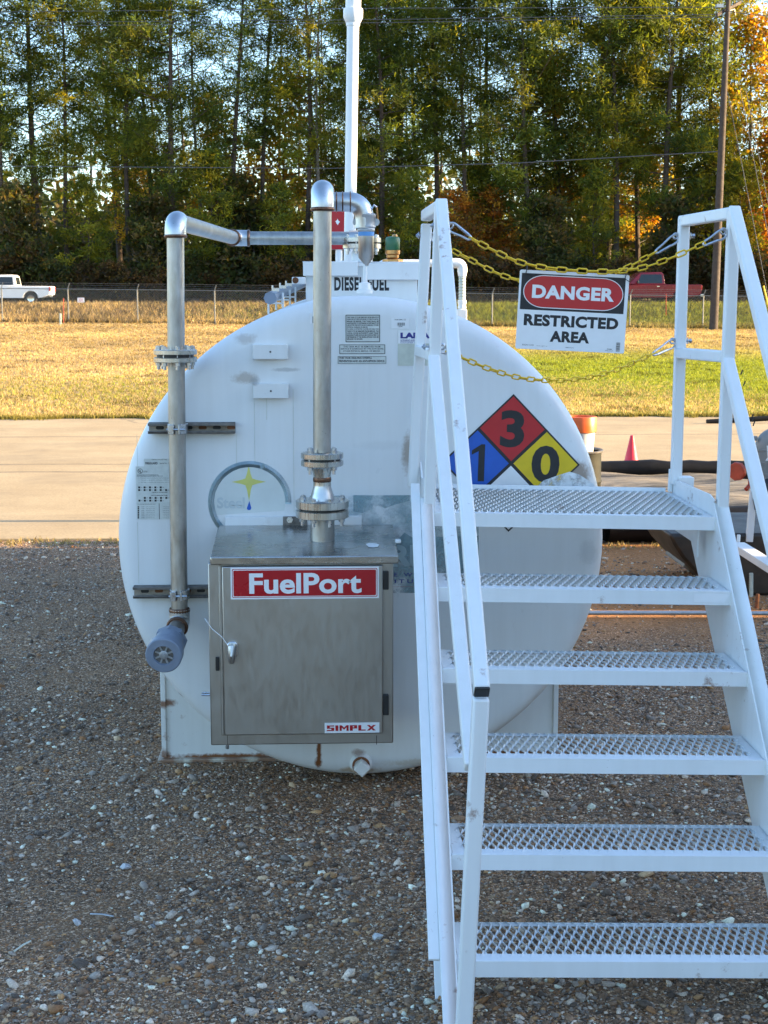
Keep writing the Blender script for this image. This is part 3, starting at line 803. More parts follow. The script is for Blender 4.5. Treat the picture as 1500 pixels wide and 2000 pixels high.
# ---------------------------------------------------------------- pickups
def pickup(nm, label, xt, y0, z0, paint, L=5.9, crew=True, sc_=1.0):
    t = thing(nm, label, 'pickup truck', (xt, y0, z0))
    w = .97
    def fn(a, b, q): return Vector((xt+a*sc_, y0+q*sc_, z0+b*sc_))
    cab_back = -2.15; cab_len = 2.5 if crew else 1.75
    wx = (-1.25, -L+.95)
    low = [(-.06, .62), (-.02, .95), (-.04, 1.16), (cab_back, 1.18), (cab_back-cab_len, 1.16), (-L+.25, 1.06), (-L, .86), (-L, .52), (-L+.35, .42)]
    def arch(cx): return [(cx-.46*math.cos(k), .42+.46*math.sin(k)*.98) for k in np.linspace(0, math.pi, 9)]
    low += arch(wx[1])+[(wx[1]+.55, .42)]+[(wx[0]-.55, .42)]+arch(wx[0])+[(-.5, .46)]
    MB().prism(low, fn, -w, w).build('body', paint, t, bevel=.03)
    cx0, cx1 = cab_back, cab_back-cab_len
    cab = [(cx0, 1.17), (cx0-.10, 1.80), (cx0-.25, 1.88), (cx1+.45, 1.86), (cx1+.25, 1.80), (cx1-.40, 1.17)]
    def fc(a, b, q): return Vector((xt+a*sc_, y0+q*(1-.22*max(0, (b-1.17)))*sc_, z0+b*sc_))
    MB().prism(cab, fc, -w+.02, w-.02).build('cab', paint, t, bevel=.04)
    wins = [(cx0-.10, cx0-.30, 'quarter')]
    n = 2 if crew else 1
    span = (cx0-.16-(cx1+.02))/n
    for k in range(n):
        a = cx0-.16-k*span; b = a-span+.10
        q = [(a, 1.24), (a-.06, 1.74), (b if k < n-1 else b+.26, 1.74), (b, 1.24)]
        for s in (-1, 1):
            MB().prism(q, lambda u_, v_, tt, s=s: fc(u_, v_, s*(w-.02))+Vector((0, s*(.004+tt), 0)), 0, .012).build('side_window', M['glass'], t)
    MB().prism([(-w+.3, 1.26), (w-.3, 1.26), (w-.42, 1.72), (-w+.42, 1.72)], lambda a, b, tt: Vector((xt+(cx0-.10*(b-1.17)/.63+.006+tt)*sc_, y0+a*sc_, z0+b*sc_)), 0, .01).build('rear_window', M['glass'], t)
    for s in (-1, 1):
        MB().ext(xt-.10*sc_, xt+.0*sc_, y0+s*(w-.16)*sc_, y0+s*(w+.006)*sc_, z0+.86*sc_, z0+1.12*sc_).build('tail_lamp', M['lamp_red'], t, bevel=.01)
        for cxw in wx:
            tw = MB().lathe([(.2, -.11), (.36, -.12), (.40, -.08), (.40, .08), (.36, .12), (.2, .11)], (xt+cxw*sc_, y0+s*(w-.13)*sc_, z0+.40*sc_), 'y', 20).build('wheel', M['rubber'], t)
            rm = MB().lathe([(.0, .03), (.10, .02), (.22, .04), (.245, .0), (.245, -.02), (0, -.02)], (xt+cxw*sc_, y0+s*(w-.13+.09)*sc_, z0+.40*sc_), 'y', 20, M=Matrix.Diagonal((1, s, 1))).build('rim', M['chrome'], tw)
    MB().ext(xt-.08*sc_, xt+.12*sc_, y0-w*sc_*.96, y0+w*sc_*.96, z0+.46*sc_, z0+.62*sc_).build('rear_bumper', M['chrome'], t, bevel=.02)
    MB().ext(xt-L*sc_-.08, xt-L*sc_+.1, y0-w*sc_*.96, y0+w*sc_*.96, z0+.42*sc_, z0+.60*sc_).build('front_bumper', M['chrome'], t, bevel=.02)
    MB().prism([(-w+.14, 1.05), (w-.14, 1.05), (w-.14, 1.15), (-w+.14, 1.15)], lambda a, b, tt: Vector((xt+(-.045+.10*tt)*sc_, y0+a*sc_, z0+b*sc_)), 0, .2).build('tailgate_edge', paint, t)
    for s in (-1, 1):
        MB().box((xt+(cx1+.12)*sc_, y0+s*(w+.12)*sc_, z0+1.30*sc_), (.10, .2, .18)).build('mirror', M['black'], t, bevel=.02)
        for k in range(n):
            MB().box((xt+(cx0-.42-k*span)*sc_, y0+s*(w+.012)*sc_, z0+1.06*sc_), (.18, .03, .04)).build('door_handle', M['chrome'], t)
    return t
yt = 97.0
pickup('pickup_truck', 'white crew cab pickup on the highway at the left edge', (115-624)/2918*yt, yt, 1.06, M['truck_white'], 5.9, True, 1.0)
yt = 94.0
pickup('pickup_truck', 'red single cab pickup on the highway behind the danger sign', (1363-624)/2918*yt, yt, 1.06, M['truck_red'], 5.6, False, 1.08)
# ================================================================== SHEET AND LETTERING HELPERS
class FR:
    def __init__(s, o, u=(1, 0, 0), v=(0, 0, 1)):
        s.o, s.u, s.v = Vector(o), Vector(u).normalized(), Vector(v).normalized()
        s.n = s.u.cross(s.v)
    def P(s, a, b, c=0.0): return s.o+s.u*a+s.v*b+s.n*c
def glyphs(txt, bold=0.0, space=1.0, line=1.0, align='LEFT'):
    cu = bpy.data.curves.new('t', 'FONT'); cu.body = txt; cu.size = 1; cu.offset = bold; cu.space_character = space; cu.space_line = line
    cu.resolution_u = 4; cu.align_x = align
    ob = bpy.data.objects.new('t', cu); COL.objects.link(ob)
    bpy.context.view_layer.update()
    me = bpy.data.meshes.new_from_object(ob.evaluated_get(bpy.context.evaluated_depsgraph_get()))
    v = [(p.co.x, p.co.y) for p in me.vertices]; f = [tuple(p.vertices) for p in me.polygons]
    bpy.data.objects.remove(ob); bpy.data.curves.remove(cu); bpy.data.meshes.remove(me)
    return v, f
def text(mb, txt, fr, x0, x1, z0, z1, c, bold=0.0, space=1.0, shear=0.0, line=1.0, align='LEFT', mi=0):
    """fit the lettering into the rectangle x0..x1, z0..z1 of frame fr at height c above it"""
    v, f = glyphs(txt, bold, space, line, align)
    ax = [p[0] for p in v]; ay = [p[1] for p in v]
    sx = (x1-x0)/(max(ax)-min(ax)); sz = (z1-z0)/(max(ay)-min(ay))
    mb.add([fr.P(x0+(p[0]-min(ax))*sx+shear*(p[1]-min(ay))*sz, z0+(p[1]-min(ay))*sz, c) for p in v], f, mi)
    return mb
def rect(mb, fr, x0, x1, z0, z1, c0, c1, r=0.0, mi=0):
    x0, x1 = min(x0, x1), max(x0, x1); z0, z1 = min(z0, z1), max(z0, z1)
    if r:
        poly = []
        for cx, cz, a0 in ((x1-r, z1-r, 0), (x0+r, z1-r, 90), (x0+r, z0+r, 180), (x1-r, z0+r, 270)):
            poly += [(cx+r*math.cos(R(a0+k*15)), cz+r*math.sin(R(a0+k*15))) for k in range(7)]
    else: poly = [(x0, z0), (x1, z0), (x1, z1), (x0, z1)]
    return mb.prism(poly, fr.P, c0, c1, mi)
def frame_rect(mb, fr, x0, x1, z0, z1, w, c0, c1):
    """a thin rectangular outline"""
    rect(mb, fr, x0, x1, z1-w, z1, c0, c1); rect(mb, fr, x0, x1, z0, z0+w, c0, c1)
    rect(mb, fr, x0, x0+w, z0+w, z1-w, c0, c1); rect(mb, fr, x1-w, x1, z0+w, z1-w, c0, c1)
    return mb
def fillet(pts, rad, n=7):
    """polyline with rounded corners"""
    pts = [Vector(p) for p in pts]; out = [pts[0]]
    for i in range(1, len(pts)-1):
        a, b, c = pts[i-1], pts[i], pts[i+1]
        d0, d1 = (a-b).normalized(), (c-b).normalized()
        ang = d0.angle(d1); t = min(rad/math.tan(ang/2), (a-b).length*.95, (c-b).length*.95)
        p0, p1 = b+d0*t, b+d1*t
        for k in range(n+1):
            s = k/n
            out.append((p0*(1-s)+b*s)*(1-s)+(b*(1-s)+p1*s)*s)
    out.append(pts[-1]); return out
def wpx(px_, Y): return px_*Y/F_PX*0.995

def bolt(parent, p, r=.009, up=.010, dn=.030, mat=None):
    m = MB()
    for z0, z1, rr in ((0, up, r), (-dn+.004, -dn+.016, r), (-dn-.010, up+.003, r*.58)):
        n = 6 if rr == r else 10
        m.lathe([(rr, z0), (rr, z1)], p, 'z', n)
    return m.build('bolt', mat or M['zinc'], parent, smooth=30)
def flange(parent, cx, cy, z0, z1, g, r, n, rb, ph=.4, mat=None):
    """bolted flange pair between heights z0 and z1 with a gap g"""
    mid = (z0+z1)/2; f = MB()
    for a, b in ((z0, mid-g/2), (mid+g/2, z1)):
        f.lathe([(r-.003, a), (r, a+.002), (r, b-.002), (r-.003, b)], (cx, cy, 0), 'z', 40)
    o = f.build('flange', mat or M['flange'], parent)
    MB().lathe([(r*.86, mid-g/2), (r*.86, mid+g/2)], (cx, cy, 0), 'z', 32).build('gasket', M['black'], o)
    for k in range(n):
        a = ph+2*math.pi*k/n
        bolt(o, (cx+rb*math.cos(a), cy+rb*math.sin(a), z1), .0105, .011, (z1-z0)+.016)
    return o
def weld(parent, p0, p1, r):
    d = Vector(p1)-Vector(p0)
    return MB().tube([Vector(p0)+d*t for t in (0, .2, .5, .8, 1)], [r*.98, r*1.05, r*1.08, r*1.05, r*.98], 22).build('weld_bead', M['weld'], parent)

# ================================================================== TANK
TX, TY, TZ, TR = .157, 5.5, .944, .911
TF = FR((0, TY, 0))                                   # frame on the tank's end face, c towards the camera
def tpx(x, y): p = A(x, y, TY); return p.x, p.z
tank = thing('fuel_tank', 'large white horizontal cylindrical diesel tank on a saddle base with stickers on its end', 'fuel tank', (TX, TY, 0))
def spot(x, y, wx_, wy_, col, s):
    a, b = tpx(x, y); return (a-TX, b, wpx(wx_, TY), wpx(wy_, TY), col, s)
BR = (.30, .22, .15); RU = (.20, .075, .025); GR = (.33, .33, .33)
M['tank'] = painted('tank_paint', (0.78, 0.80, 0.81), 0.12, 0.33, streak=.34, spots=[
    spot(480, 662, 28, 12, BR, .40), spot(480, 738, 32, 14, BR, .55), spot(498, 744, 12, 10, GR, .7), spot(798, 885, 16, 50, BR, .75), spot(1128, 925, 34, 30, (.28, .20, .14), .85), spot(1085, 945, 40, 14, (.55, .56, .56), .7), spot(623, 1470, 6, 42, RU, 1.0),
    spot(622, 1490, 9, 16, RU, 1.0), spot(700, 1505, 50, 9, (.40, .26, .12), .7), spot(345, 1366, 14, 9, RU, .8), spot(745, 870, 60, 12, GR, .12), spot(1150, 1080, 24, 30, GR, .25), spot(560, 722, 34, 5, (.3, .3, .3), .5), spot(700, 1470, 16, 10, RU, .6), spot(820, 1490, 90, 10, (.45, .36, .22), .45)])
prof = [(0, 0), (.45, 0), (.84, 0), (.866, .003), (.886, .012), (.902, .028), (.911, .05), (TR, .08), (TR, 1.5), (TR, 4.6), (.90, 4.66), (.86, 4.7), (0, 4.7)]
MB().lathe(prof, (TX, TY, TZ), 'y', 128).build('shell', M['tank'], tank, smooth=60)
sx0 = A(318, 1400, 5.84).x; sx1 = 2*TX-sx0
M['saddle'] = painted('saddle_paint', (0.78, 0.80, 0.79), 0.5, 0.4, streak=.3, spots=[
    (sx0+.012-TX, .24, .05, .02, RU, .9), (-.55, .012, .35, .02, RU, 1.0), (-.25, .016, .3, .016, RU, .9), (.6, .012, .35, .018, RU, 1.0), (-.80, .02, .04, .05, RU, .8), (.70, .40, .03, .02, RU, .9), (.62, .46, .08, .012, RU, .7)])
M['rust_edge'] = painted('rusting_base', (.62, .58, .48), 1.0, .6, spots=[(k*.13-.9, .008, .07, .014, RU, .85) for k in range(14)])
for y in (5.84, 9.3):
    sd = MB().ext(sx0, sx1, y, y+.30, 0, .56).ext(sx0-.006, sx0+.014, y-.012, y+.31, .02, .57).ext(sx1-.014, sx1+.006, y-.012, y+.31, .02, .57).build('saddle', M['saddle'], tank, bevel=.003)
    MB().ext(sx0-.022, sx1+.022, y-.028, y+.33, 0, .014).build('base_plate', M['rust_edge'], sd, bevel=.003)
# blister of lifted paint on the edge between saddle and tank
q = [tpx(*k) for k in ((336, 1352), (348, 1362), (362, 1380), (352, 1378), (340, 1371), (336, 1362))]
MB().prism(q, FR((0, 5.835, 0)).P, 0, .003).build('bare_metal_patch', M['rusty'], tank)
# plug
px_, pz_ = tpx(705, 1492)
dp = MB().lathe([(wpx(23, TY), 0), (wpx(23, TY), -.014), (wpx(19, TY), -.022), (wpx(17, TY), -.03), (0, -.03)], (px_, TY+.01, pz_), 'y', 28).build('drain_fitting', M['tank'], tank)
MB().box((px_+.002, TY-.042, pz_-.002), (.046, .04, .046), Matrix.Rotation(R(42), 3, 'Y')).build('square_plug', M['white'], dp, bevel=.004)
MB().lathe([(wpx(18, TY), -.026), (wpx(18, TY), -.034), (wpx(14, TY), -.036), (wpx(14, TY), -.026)], (px_, TY+.01, pz_), 'y', 24).build('rusty_rim', M['rusty'], dp)
# tabs
for (a, b, c, d) in ((494, 672, 563, 701), (495, 748, 564, 777)):
    x0, z1 = tpx(a, b); x1, z0 = tpx(c, d)
    o = MB().ext(x0, x1, TY-.034, TY-.030, z0, z1).ext(x0, x1-.006, TY-.030, TY+.002, z1-.004, z1).ext(x0, x0+.004, TY-.030, TY+.002, z0+.003, z1-.004).build('bracket_tab', M['tank'], tank, bevel=.002)
    MB().lathe([(.0035, 0), (.0035, -.002), (0, -.002)], ((x0+x1)/2, TY-.0335, (z0+z1)/2), 'y', 10).build('bolt_hole', M['ink'], o)
# strut channels
M['strut_back'] = plain('stained_zinc', (.34, .29, .24), .5, .2, .35, 24)
def strut(x0p, x1p, y0, y1):
    x0, z1 = tpx(x0p, y0+2); x1, z0 = tpx(x1p, y1-2)
    f = FR((0, TY, 0))
    m = MB().ext(x0, x1, TY-.004, TY+.0, z0, z1)
    for z, s in ((z0, 1), (z1, -1)):
        m.ext(x0, x1, TY-.042, TY-.004, z, z+s*.003)
        m.ext(x0, x1, TY-.042, TY-.0395, z+s*.003, z+s*.010)
        m.ext(x0, x1, TY-.0395, TY-.032, z+s*.008, z+s*.010)
    o = m.build('strut_channel', M['dark_steel'], tank, bevel=.001, seg=1)
    MB().ext(x0+.001, x1-.001, TY-.0048, TY-.004, z0+.004, z1-.004).build('channel_back', M['strut_back'], o)
    k = 0; x = x0+.025
    while x < x1-.03:
        sl = MB(); rect(sl, f, x, x+.030, (z0+z1)/2-.0065, (z0+z1)/2+.0065, .0050, .0056, .006)
        sl.build('slot', M['rusty'] if k % 2 else M['ink'], o); x += .052; k += 1
    return o
strut(291, 460, 823, 847); strut(262, 500, 1141, 1165)
# mounting bar behind the cabinet
x0, z1 = tpx(440, 1008); x1, z0 = tpx(706, 1026)
mb_ = MB().ext(x0, x1, TY-.03, TY, z0, z1).build('mounting_bar', M['tank'], tank, bevel=.002)
x0, z1 = tpx(553, 1006); x1, z0 = tpx(600, 1027)
cl = MB().ext(x0, x1, TY-.036, TY-.0305, z0, z1).build('clip_plate', M['dark_steel'], mb_, bevel=.002)
p = A(566, 1015, TY-.036); MB().lathe([(.012, 0), (.012, -.008), (.007, -.008), (.007, -.016), (0, -.016)], p, 'y', 6).build('clip_bolt', M['zinc'], cl)

# ---- hazard diamond
hd0 = Vector(tpx(998, 905)); ha = R(-1.5)
hf = FR((hd0.x, TY, hd0.y), (math.cos(ha), 0, math.sin(ha)), (-math.sin(ha), 0, math.cos(ha)))
D = wpx(137.5, TY)
hz = MB(); hz.prism([(D, 0), (0, D), (-D, 0), (0, -D)], hf.P, .0005, .002)
hd = hz.build('hazard_diamond', M['ink'], tank)
b = .0085; q_ = D/2
for (cx_, cz_), mt, nm in (((0, q_), 'haz_red', 'red_quarter'), ((-q_, 0), 'haz_blue', 'blue_quarter'), ((q_, 0), 'haz_yellow', 'yellow_quarter'), ((0, -q_), 'decal', 'white_quarter')):
    s = q_-b
    MB().prism([(cx_+s, cz_), (cx_, cz_+s), (cx_-s, cz_), (cx_, cz_-s)], hf.P, .002, .0026).build(nm, M[mt], hd)
hh = wpx(37, TY)
for ch, cx_, cz_, w_ in (('3', 0.0, q_, 24), ('1', -q_+.008, 0, 9), ('0', q_, 0, 28)):
    m = MB()
    if ch == '1':
        W = wpx(9, TY); m.prism([(cx_-W*.1, -hh), (cx_+W*1.3, -hh), (cx_+W*1.3, hh), (cx_+W*.5, hh), (cx_-W*1.6, hh*.66), (cx_-W*1.6, hh*.42), (cx_-W*.1, hh*.62)], hf.P, .0026, .0030)
    else: text(m, ch, hf, cx_-wpx(w_, TY), cx_+wpx(w_, TY), cz_-hh, cz_+hh, .0031, .035)
    m.build('numeral', M['ink'], hd)
# scraped overspray at the diamond's lower right corner
def alpha_mat(name, col, scale, lo, hi, amax=1.0, rough=.5):
    t = NT(name)
    c = t.ramp(t.noise(scale*3, 5), [(.3, tuple(k*.85 for k in col)), (.7, tuple(min(1, k*1.12) for k in col))])
    t.set(c, rough)
    a = t.ramp(t.noise(scale, 6, .68), [(lo, (0, 0, 0)), (hi, (1, 1, 1))])
    a = t.math('MULTIPLY', a, amax)
    t.link(a, t.b.inputs['Alpha'])
    return t.m
M['overspray'] = alpha_mat('white_overspray', (.74, .77, .79), 16, .34, .52)
M['teal'] = alpha_mat('faded_teal_print', (.38, .53, .57), 5.5, .42, .70, .62)
M['teal_solid'] = alpha_mat('worn_teal_print', (.32, .47, .51), 6, .34, .64, .8)
M['teal_pale'] = plain('pale_teal_letters', (.36, .47, .50), .5, 0, .12, 14)
M['ghost'] = plain('ghost_lettering', (.50, .56, .57), .5, 0, .1, 14)
M['cream_disc'] = plain('faded_disc', (.62, .66, .64), .5, 0, .06, 9)
q = [tpx(*k) for k in ((1040, 957), (1062, 938), (1090, 928), (1112, 921), (1130, 926), (1160, 945), (1163, 960))]
MB().prism(q, TF.P, .0033, .0036).build('paint_smear', M['overspray'], tank)

# ---- emblem, banner
ex, ez = tpx(488, 981); ro, ri = wpx(82, TY), wpx(70, TY)
ring = MB(); a0, a1 = R(-3), R(228); n = 60
poly = [(ex+ro*math.cos(a0+(a1-a0)*k/n), ez+ro*math.sin(a0+(a1-a0)*k/n)) for k in range(n+1)]+[(ex+ri*math.cos(a1+(a0-a1)*k/n), ez+ri*math.sin(a1+(a0-a1)*k/n)) for k in range(n+1)]
for k in range(n):
    ring.prism([poly[k], poly[k+1], poly[2*n-k], poly[2*n+1-k]], TF.P, .0012, .0016)
em = MB().prism([(ex+ri*math.cos(R(k)), ez+ri*math.sin(R(k))) for k in range(-14, 206, 5)], TF.P, .0006, .0010).build('round_emblem', M['cream_disc'], tank)
ring.build('emblem_ring', M['emblem_blue'], em)
sx_, sz_ = tpx(486, 941)
st = []
for k in range(4):
    L = wpx((34, 33, 34, 38)[k], TY); a = R(90*k)
    st.append((sx_+L*math.cos(a), sz_+L*math.sin(a)))
    for j in range(1, 6):                                   # concave side towards the next tip
        b0 = R(90*k+90*j/6); rr = wpx(9.5+14*abs(j/6-.5)**1.5*2.2, TY)
        st.append((sx_+rr*math.cos(b0), sz_+rr*math.sin(b0)))
MB().prism(st, TF.P, .0012, .0016).build('emblem_star', M['star'], em)
q = [tpx(*k) for k in ((487, 978), (491, 992), (489, 996), (484, 996), (482, 993))]
MB().prism(q, TF.P, .0012, .0016).build('emblem_drop', M['haz_blue'], em)
x0, z0 = tpx(424, 993); x1, z1 = tpx(478, 971)
m = MB(); text(m, 'Steel', TF, x0, x1, z0, z1, .0014, .03); m.build('emblem_lettering', M['ghost'], em)
q = [tpx(*k) for k in ((605, 968), (935, 967), (935, 1158), (605, 1158))]
bn = MB().prism(q, TF.P, .0006, .0010).build('faded_banner', M['teal'], tank)
q = [tpx(*k) for k in ((690, 967), (800, 967), (800, 978), (772, 985), (752, 993), (738, 987), (722, 996), (708, 1002), (690, 999))]
MB().prism(q, TF.P, .0012, .0015).build('banner_strip', M['teal_solid'], bn)
q = [tpx(*k) for k in ((775, 1056), (790, 1040), (806, 1050), (935, 1046), (935, 1158), (740, 1158), (740, 1110), (760, 1080))]
MB().prism(q, TF.P, .0011, .0014).build('banner_strip', M['teal_solid'], bn)
x0, z0 = tpx(722, 1107); x1, z1 = tpx(830, 1064)
m = MB(); text(m, 'FIRE', TF, x0, x1, z0, z1, .0018, .05); m.build('banner_lettering', M['teal_pale'], bn)
m = MB()
for s, a, b, c, d in (('E WALL', 770, 1126, 842, 1118), ('ITUTE', 771, 1139, 836, 1131)):
    x0, z0 = tpx(a, b); x1, z1 = tpx(c, d); text(m, s, TF, x0, x1, z0, z1, .0018, .01, 1.5)
m.build('banner_lettering', M['navy'], bn)
m = MB(); x0, z0 = tpx(730, 1146); x1, z1 = tpx(935, 1144.6); rect(m, TF, x0, x1, z0, z1, .0016, .0019); m.build('banner_rule', M['red_vinyl'], bn)
# thin drip lines
for x, y0, y1 in ((496, 778, 905), (572, 760, 1000), (461, 850, 1000), (267, 850, 912), (520, 778, 820), (268, 1020, 1140)):
    a, b0 = tpx(x, y0); c, d = tpx(x+1, y1); m = MB(); rect(m, TF, a, a+.0014, d, b0, .0004, .0007); m.build('drip_mark', M['cream'], tank)

# ---- stickers
def sticker(name, pxr, mat, lines, border=0.0, r=0.0, ink='ink', bold=.012, margin=(.05, .08), align=None):
    x0, z1 = tpx(pxr[0], pxr[1]); x1, z0 = tpx(pxr[2], pxr[3])
    m = MB(); rect(m, TF, x0, x1, z0, z1, .0004, .0012, r)
    o = m.build(name, M[mat], tank)
    k = MB()
    if border: frame_rect(k, TF, x0+.002, x1-.002, z0+.002, z1-.002, border, .0012, .0016)
    if lines:
        n = len(lines); H_ = (z1-z0)*(1-2*margin[1]); W_ = (x1-x0)*(1-2*margin[0])
        for i, s in enumerate(lines):
            fx0, fx1 = 0, 1
            if isinstance(s, tuple): s, fx0, fx1 = s
            if not s: continue
            zt = z1-(z1-z0)*margin[1]-H_*i/n
            text(k, s, TF, x0+(x1-x0)*margin[0]+W_*fx0, x0+(x1-x0)*margin[0]+W_*fx1, zt-H_/n*.74, zt, .0015, bold)
    if k.v: k.build('lettering', M[ink], o, smooth=0)
    return o
sticker('warning_sticker', (674, 614, 743, 669), 'decal_old', ['THIS TANK IS TO BE REMOVED FROM SERVICE IF', 'DAMAGED BY FIRE EXPOSURE, OTHER PHYSICAL', 'MEANS OR MISUSE. THIS TANK SHALL BE', 'INVESTIGATED TO DETERMINE ACCEPTABILITY OF', 'USE AFTER FIRE EXPOSURE DAMAGE, OTHER',
        ('PHYSICAL DAMAGE, OR MISUSE.', 0, .66), 'IF A LEAK IS DETECTED (WATER OR FUEL) THIS', 'TANK IS TO BE REMOVED FROM SERVICE. THE', 'LOCAL CODE AUTHORITY AND TANK', 'MANUFACTURER SHOULD BE CONTACTED TO', 'DETERMINE IF THE INSULATION CAN BE', ('REPLACED OR REPAIRED.', 0, .5)], .0022, .006, bold=.035)
sticker('warning_sticker', (662, 672, 753, 692), 'decal_old', [('THIS TANK MUST BE REMOVED FROM', .06, .92), 'SERVICE IF DAMAGED BY FIRE EXPOSURE,', ('OTHER PHYSICAL MEANS, OR MISUSE.', .05, .92)], .0018, .004, margin=(.04, .17))
sticker('warning_sticker', (659, 695, 755, 711), 'decal_old', [('THIS TANK REQUIRES OVERFILL', 0, .72), 'PREVENTION AND AN ANTI-SIPHON DEVICE.'], .0012, 0, bold=.03, margin=(.035, .14))
o = sticker('barcode_sticker', (764, 621, 799, 642), 'decal', [('TANK SUPPLY CO', .1, .9), '', '', '', ('1234', .35, .65)], 0, 0, margin=(.1, .1))
k = MB(); x0, z1 = tpx(776, 630); x1, z0 = tpx(791, 636)
for i in range(12): rect(k, TF, x0+(x1-x0)*i/12, x0+(x1-x0)*(i+(.3, .6, .45)[i % 3])/12, z0, z1, .0013, .0016)
k.build('barcode', M['ink'], o, smooth=0)
o = sticker('licence_sticker', (777, 644.5, 842, 714), 'cream', None)
m = MB(); x0, z1 = tpx(777.5, 645); x1, z0 = tpx(841.5, 671); rect(m, TF, x0, x1, z0, z1, .0012, .0014); m.build('sticker_header', M['decal'], o)
k = MB(); x0, z0 = tpx(782, 661); x1, z1 = tpx(840, 649.5); text(k, 'LAMA', TF, x0, x1, z0, z1, .0017, .06)
x0, z0 = tpx(782, 666); x1, z1 = tpx(826, 663); text(k, 'LICENSING AND TESTING', TF, x0, x1, z0, z1, .0017, .02)
x0, z0 = tpx(782, 670.5); x1, z1 = tpx(826, 668); text(k, 'CUSTOMER SERVICE', TF, x0, x1, z0, z1, .0017, .0)
x0, z0 = tpx(782, 667.4); x1, z1 = tpx(826, 666.8); rect(k, TF, x0, x1, z0, z1, .0014, .0017)
k.build('lettering', M['navy'], o, smooth=0)
# listing label half hidden by the pipe
o = sticker('listing_label', (265, 911, 360, 1014), 'decal_old', None)
x0, z1 = tpx(281, 896); x1, z0 = tpx(360, 910.5); m = MB(); rect(m, TF, x0, x1, z0, z1, .0004, .0012); m.build('label_header', M['decal_old'], o)
k = MB()
def tl(s, a, b, c, d, bold=0.0):
    x0, z0 = tpx(a, d); x1, z1 = tpx(c, b); text(k, s, TF, x0, x1, z0, z1, .0016, bold)
def rl_(a, b, c, d):
    x0, z0 = tpx(a, d); x1, z1 = tpx(c, b); rect(k, TF, x0, x1, z0, z1, .0013, .0016)
tl('FIREGUARD', 284, 902.5, 308, 907, .03); tl('Serial No. 12090', 312, 903, 338, 906)
tl('THERMALLY INSULATED TANK', 296, 896.6, 326, 898.6)
for a in range(0, 360, 20):
    c, s = math.cos(R(a)), math.sin(R(a)); c2, s2 = math.cos(R(a+22)), math.sin(R(a+22)); ux, uz = tpx(274, 920)
    r0, r1 = wpx(4.2, TY), wpx(5.0, TY)
    k.prism([(ux+r0*c, uz+r0*s), (ux+r1*c, uz+r1*s), (ux+r1*c2, uz+r1*s2), (ux+r0*c2, uz+r0*s2)], TF.P, .0013, .0016)
tl('U', 271.2, 916.8, 274.2, 921.4, .03); tl('L', 273.8, 919, 276.4, 923.4, .03); tl('LISTED', 280, 919.5, 288, 922.4)
for i, y in enumerate((926.5, 929, 932.5, 936.5, 940.8)):
    tl(['SECONDARY CONTAINMENT ABOVEGROUND TANK', 'FOR FLAMMABLE LIQUIDS, PROTECTED TYPE', '1.  This tank requires emergency relief venting capacity not', '2.  This tank is intended for stationary installation and use', '3.  This tank is a double wall construction and is provided'][i], 268 if i < 2 else 271, y, (310, 318, 340, 340, 340)[i], y+2.3)
for y in (946.5, 964, 982): rl_(266, y, 360, y+.5)
for r_, y in enumerate((950, 955.2, 970.5, 975.8)):
    for i in range(7):
        if (r_, i) in ((0, 5), (2, 0), (3, 5)): continue
        x = 270+10.5*i+(.5 if r_ > 1 else 0)
        rl_(x, y, x+3.9, y+3.7); tl('%d' % (50+37*i+r_*11), x+5.2, y+1, x+7.6, y+2.8)
tl('CAPACITY IN GALLONS', 297, 960.3, 327, 962.8, .02); tl('DATE OF MANUFACTURE', 295, 966.3, 327, 968.6, .02)
rl_(311, 983, 311.4, 1014)
for i in range(7):
    y = 988.5+3.55*i; rl_(269, y, 271.8, y+2.8); tl('%d,000' % (12+7*i), 276, y+.4, 282, y+2.2); tl('Cubic feet per hour', 285, y+.4, 303, y+2.2); tl('Cubic feet per hour', 318, y+.4, 336, y+2.2)
tl('THIS TANK REQUIRES EMERGENCY RELIEF', 269, 983.8, 304, 985.8)
k.build('lettering', M['ink'], o, smooth=0)
x0, z1 = tpx(605, 611); x1, z0 = tpx(614, 632)
k = MB(); rect(k, TF, x0, x1, z0, z1, .0004, .0010); o = k.build('small_sticker', M['decal'], tank)
k = MB(); x0, z1 = tpx(610.5, 618); x1, z0 = tpx(614, 631); rect(k, TF, x0, x1, z0, z1, .0011, .0014); k.build('lettering', M['ink'], o)

# ---- turret box on top
YB = 6.25
bf = FR((0, YB, 0))
bx0, bx1 = A(597, 545, YB).x, A(815, 545, YB).x; lx0, lx1 = A(592, 520, YB).x, A(823, 520, YB).x
zt, zl = A(700, 511, YB).z, A(700, 541, YB).z
tb = MB().ext(bx0, bx1, YB, 8.0, TZ+TR-.12, zt-.01).build('turret_box', M['white'], tank, bevel=.003)
nx0, nx1 = A(699, 530, YB).x, A(716, 530, YB).x
MB().ext(lx0, nx0, YB-.03, YB-.002, zl+.004, zt).ext(nx1, lx1, YB-.03, YB-.002, zl-.012, zt-.006).ext(nx0, nx1, YB-.012, YB-.002, zt-.02, zt-.004).ext(lx0, lx1, YB-.002, 8.03, zt-.012, zt).build('turret_lip', M['white'], tb, bevel=.003)
m = MB(); a, b0 = A(653, 568, YB), A(760, 541, YB); text(m, 'DIESEL FUEL', bf, a.x, b0.x, a.z, b0.z, .0008, .045, 1.12); m.build('lettering', M['ink'], tb, smooth=0)
p = A(577, 547.5, 6.2)
sp_ = MB().ext(A(570, 547, 6.2).x, bx0, 6.2, 6.26, A(577, 555, 6.2).z, A(577, 541, 6.2).z).build('stub_pipe', M['white'], tb, bevel=.004)
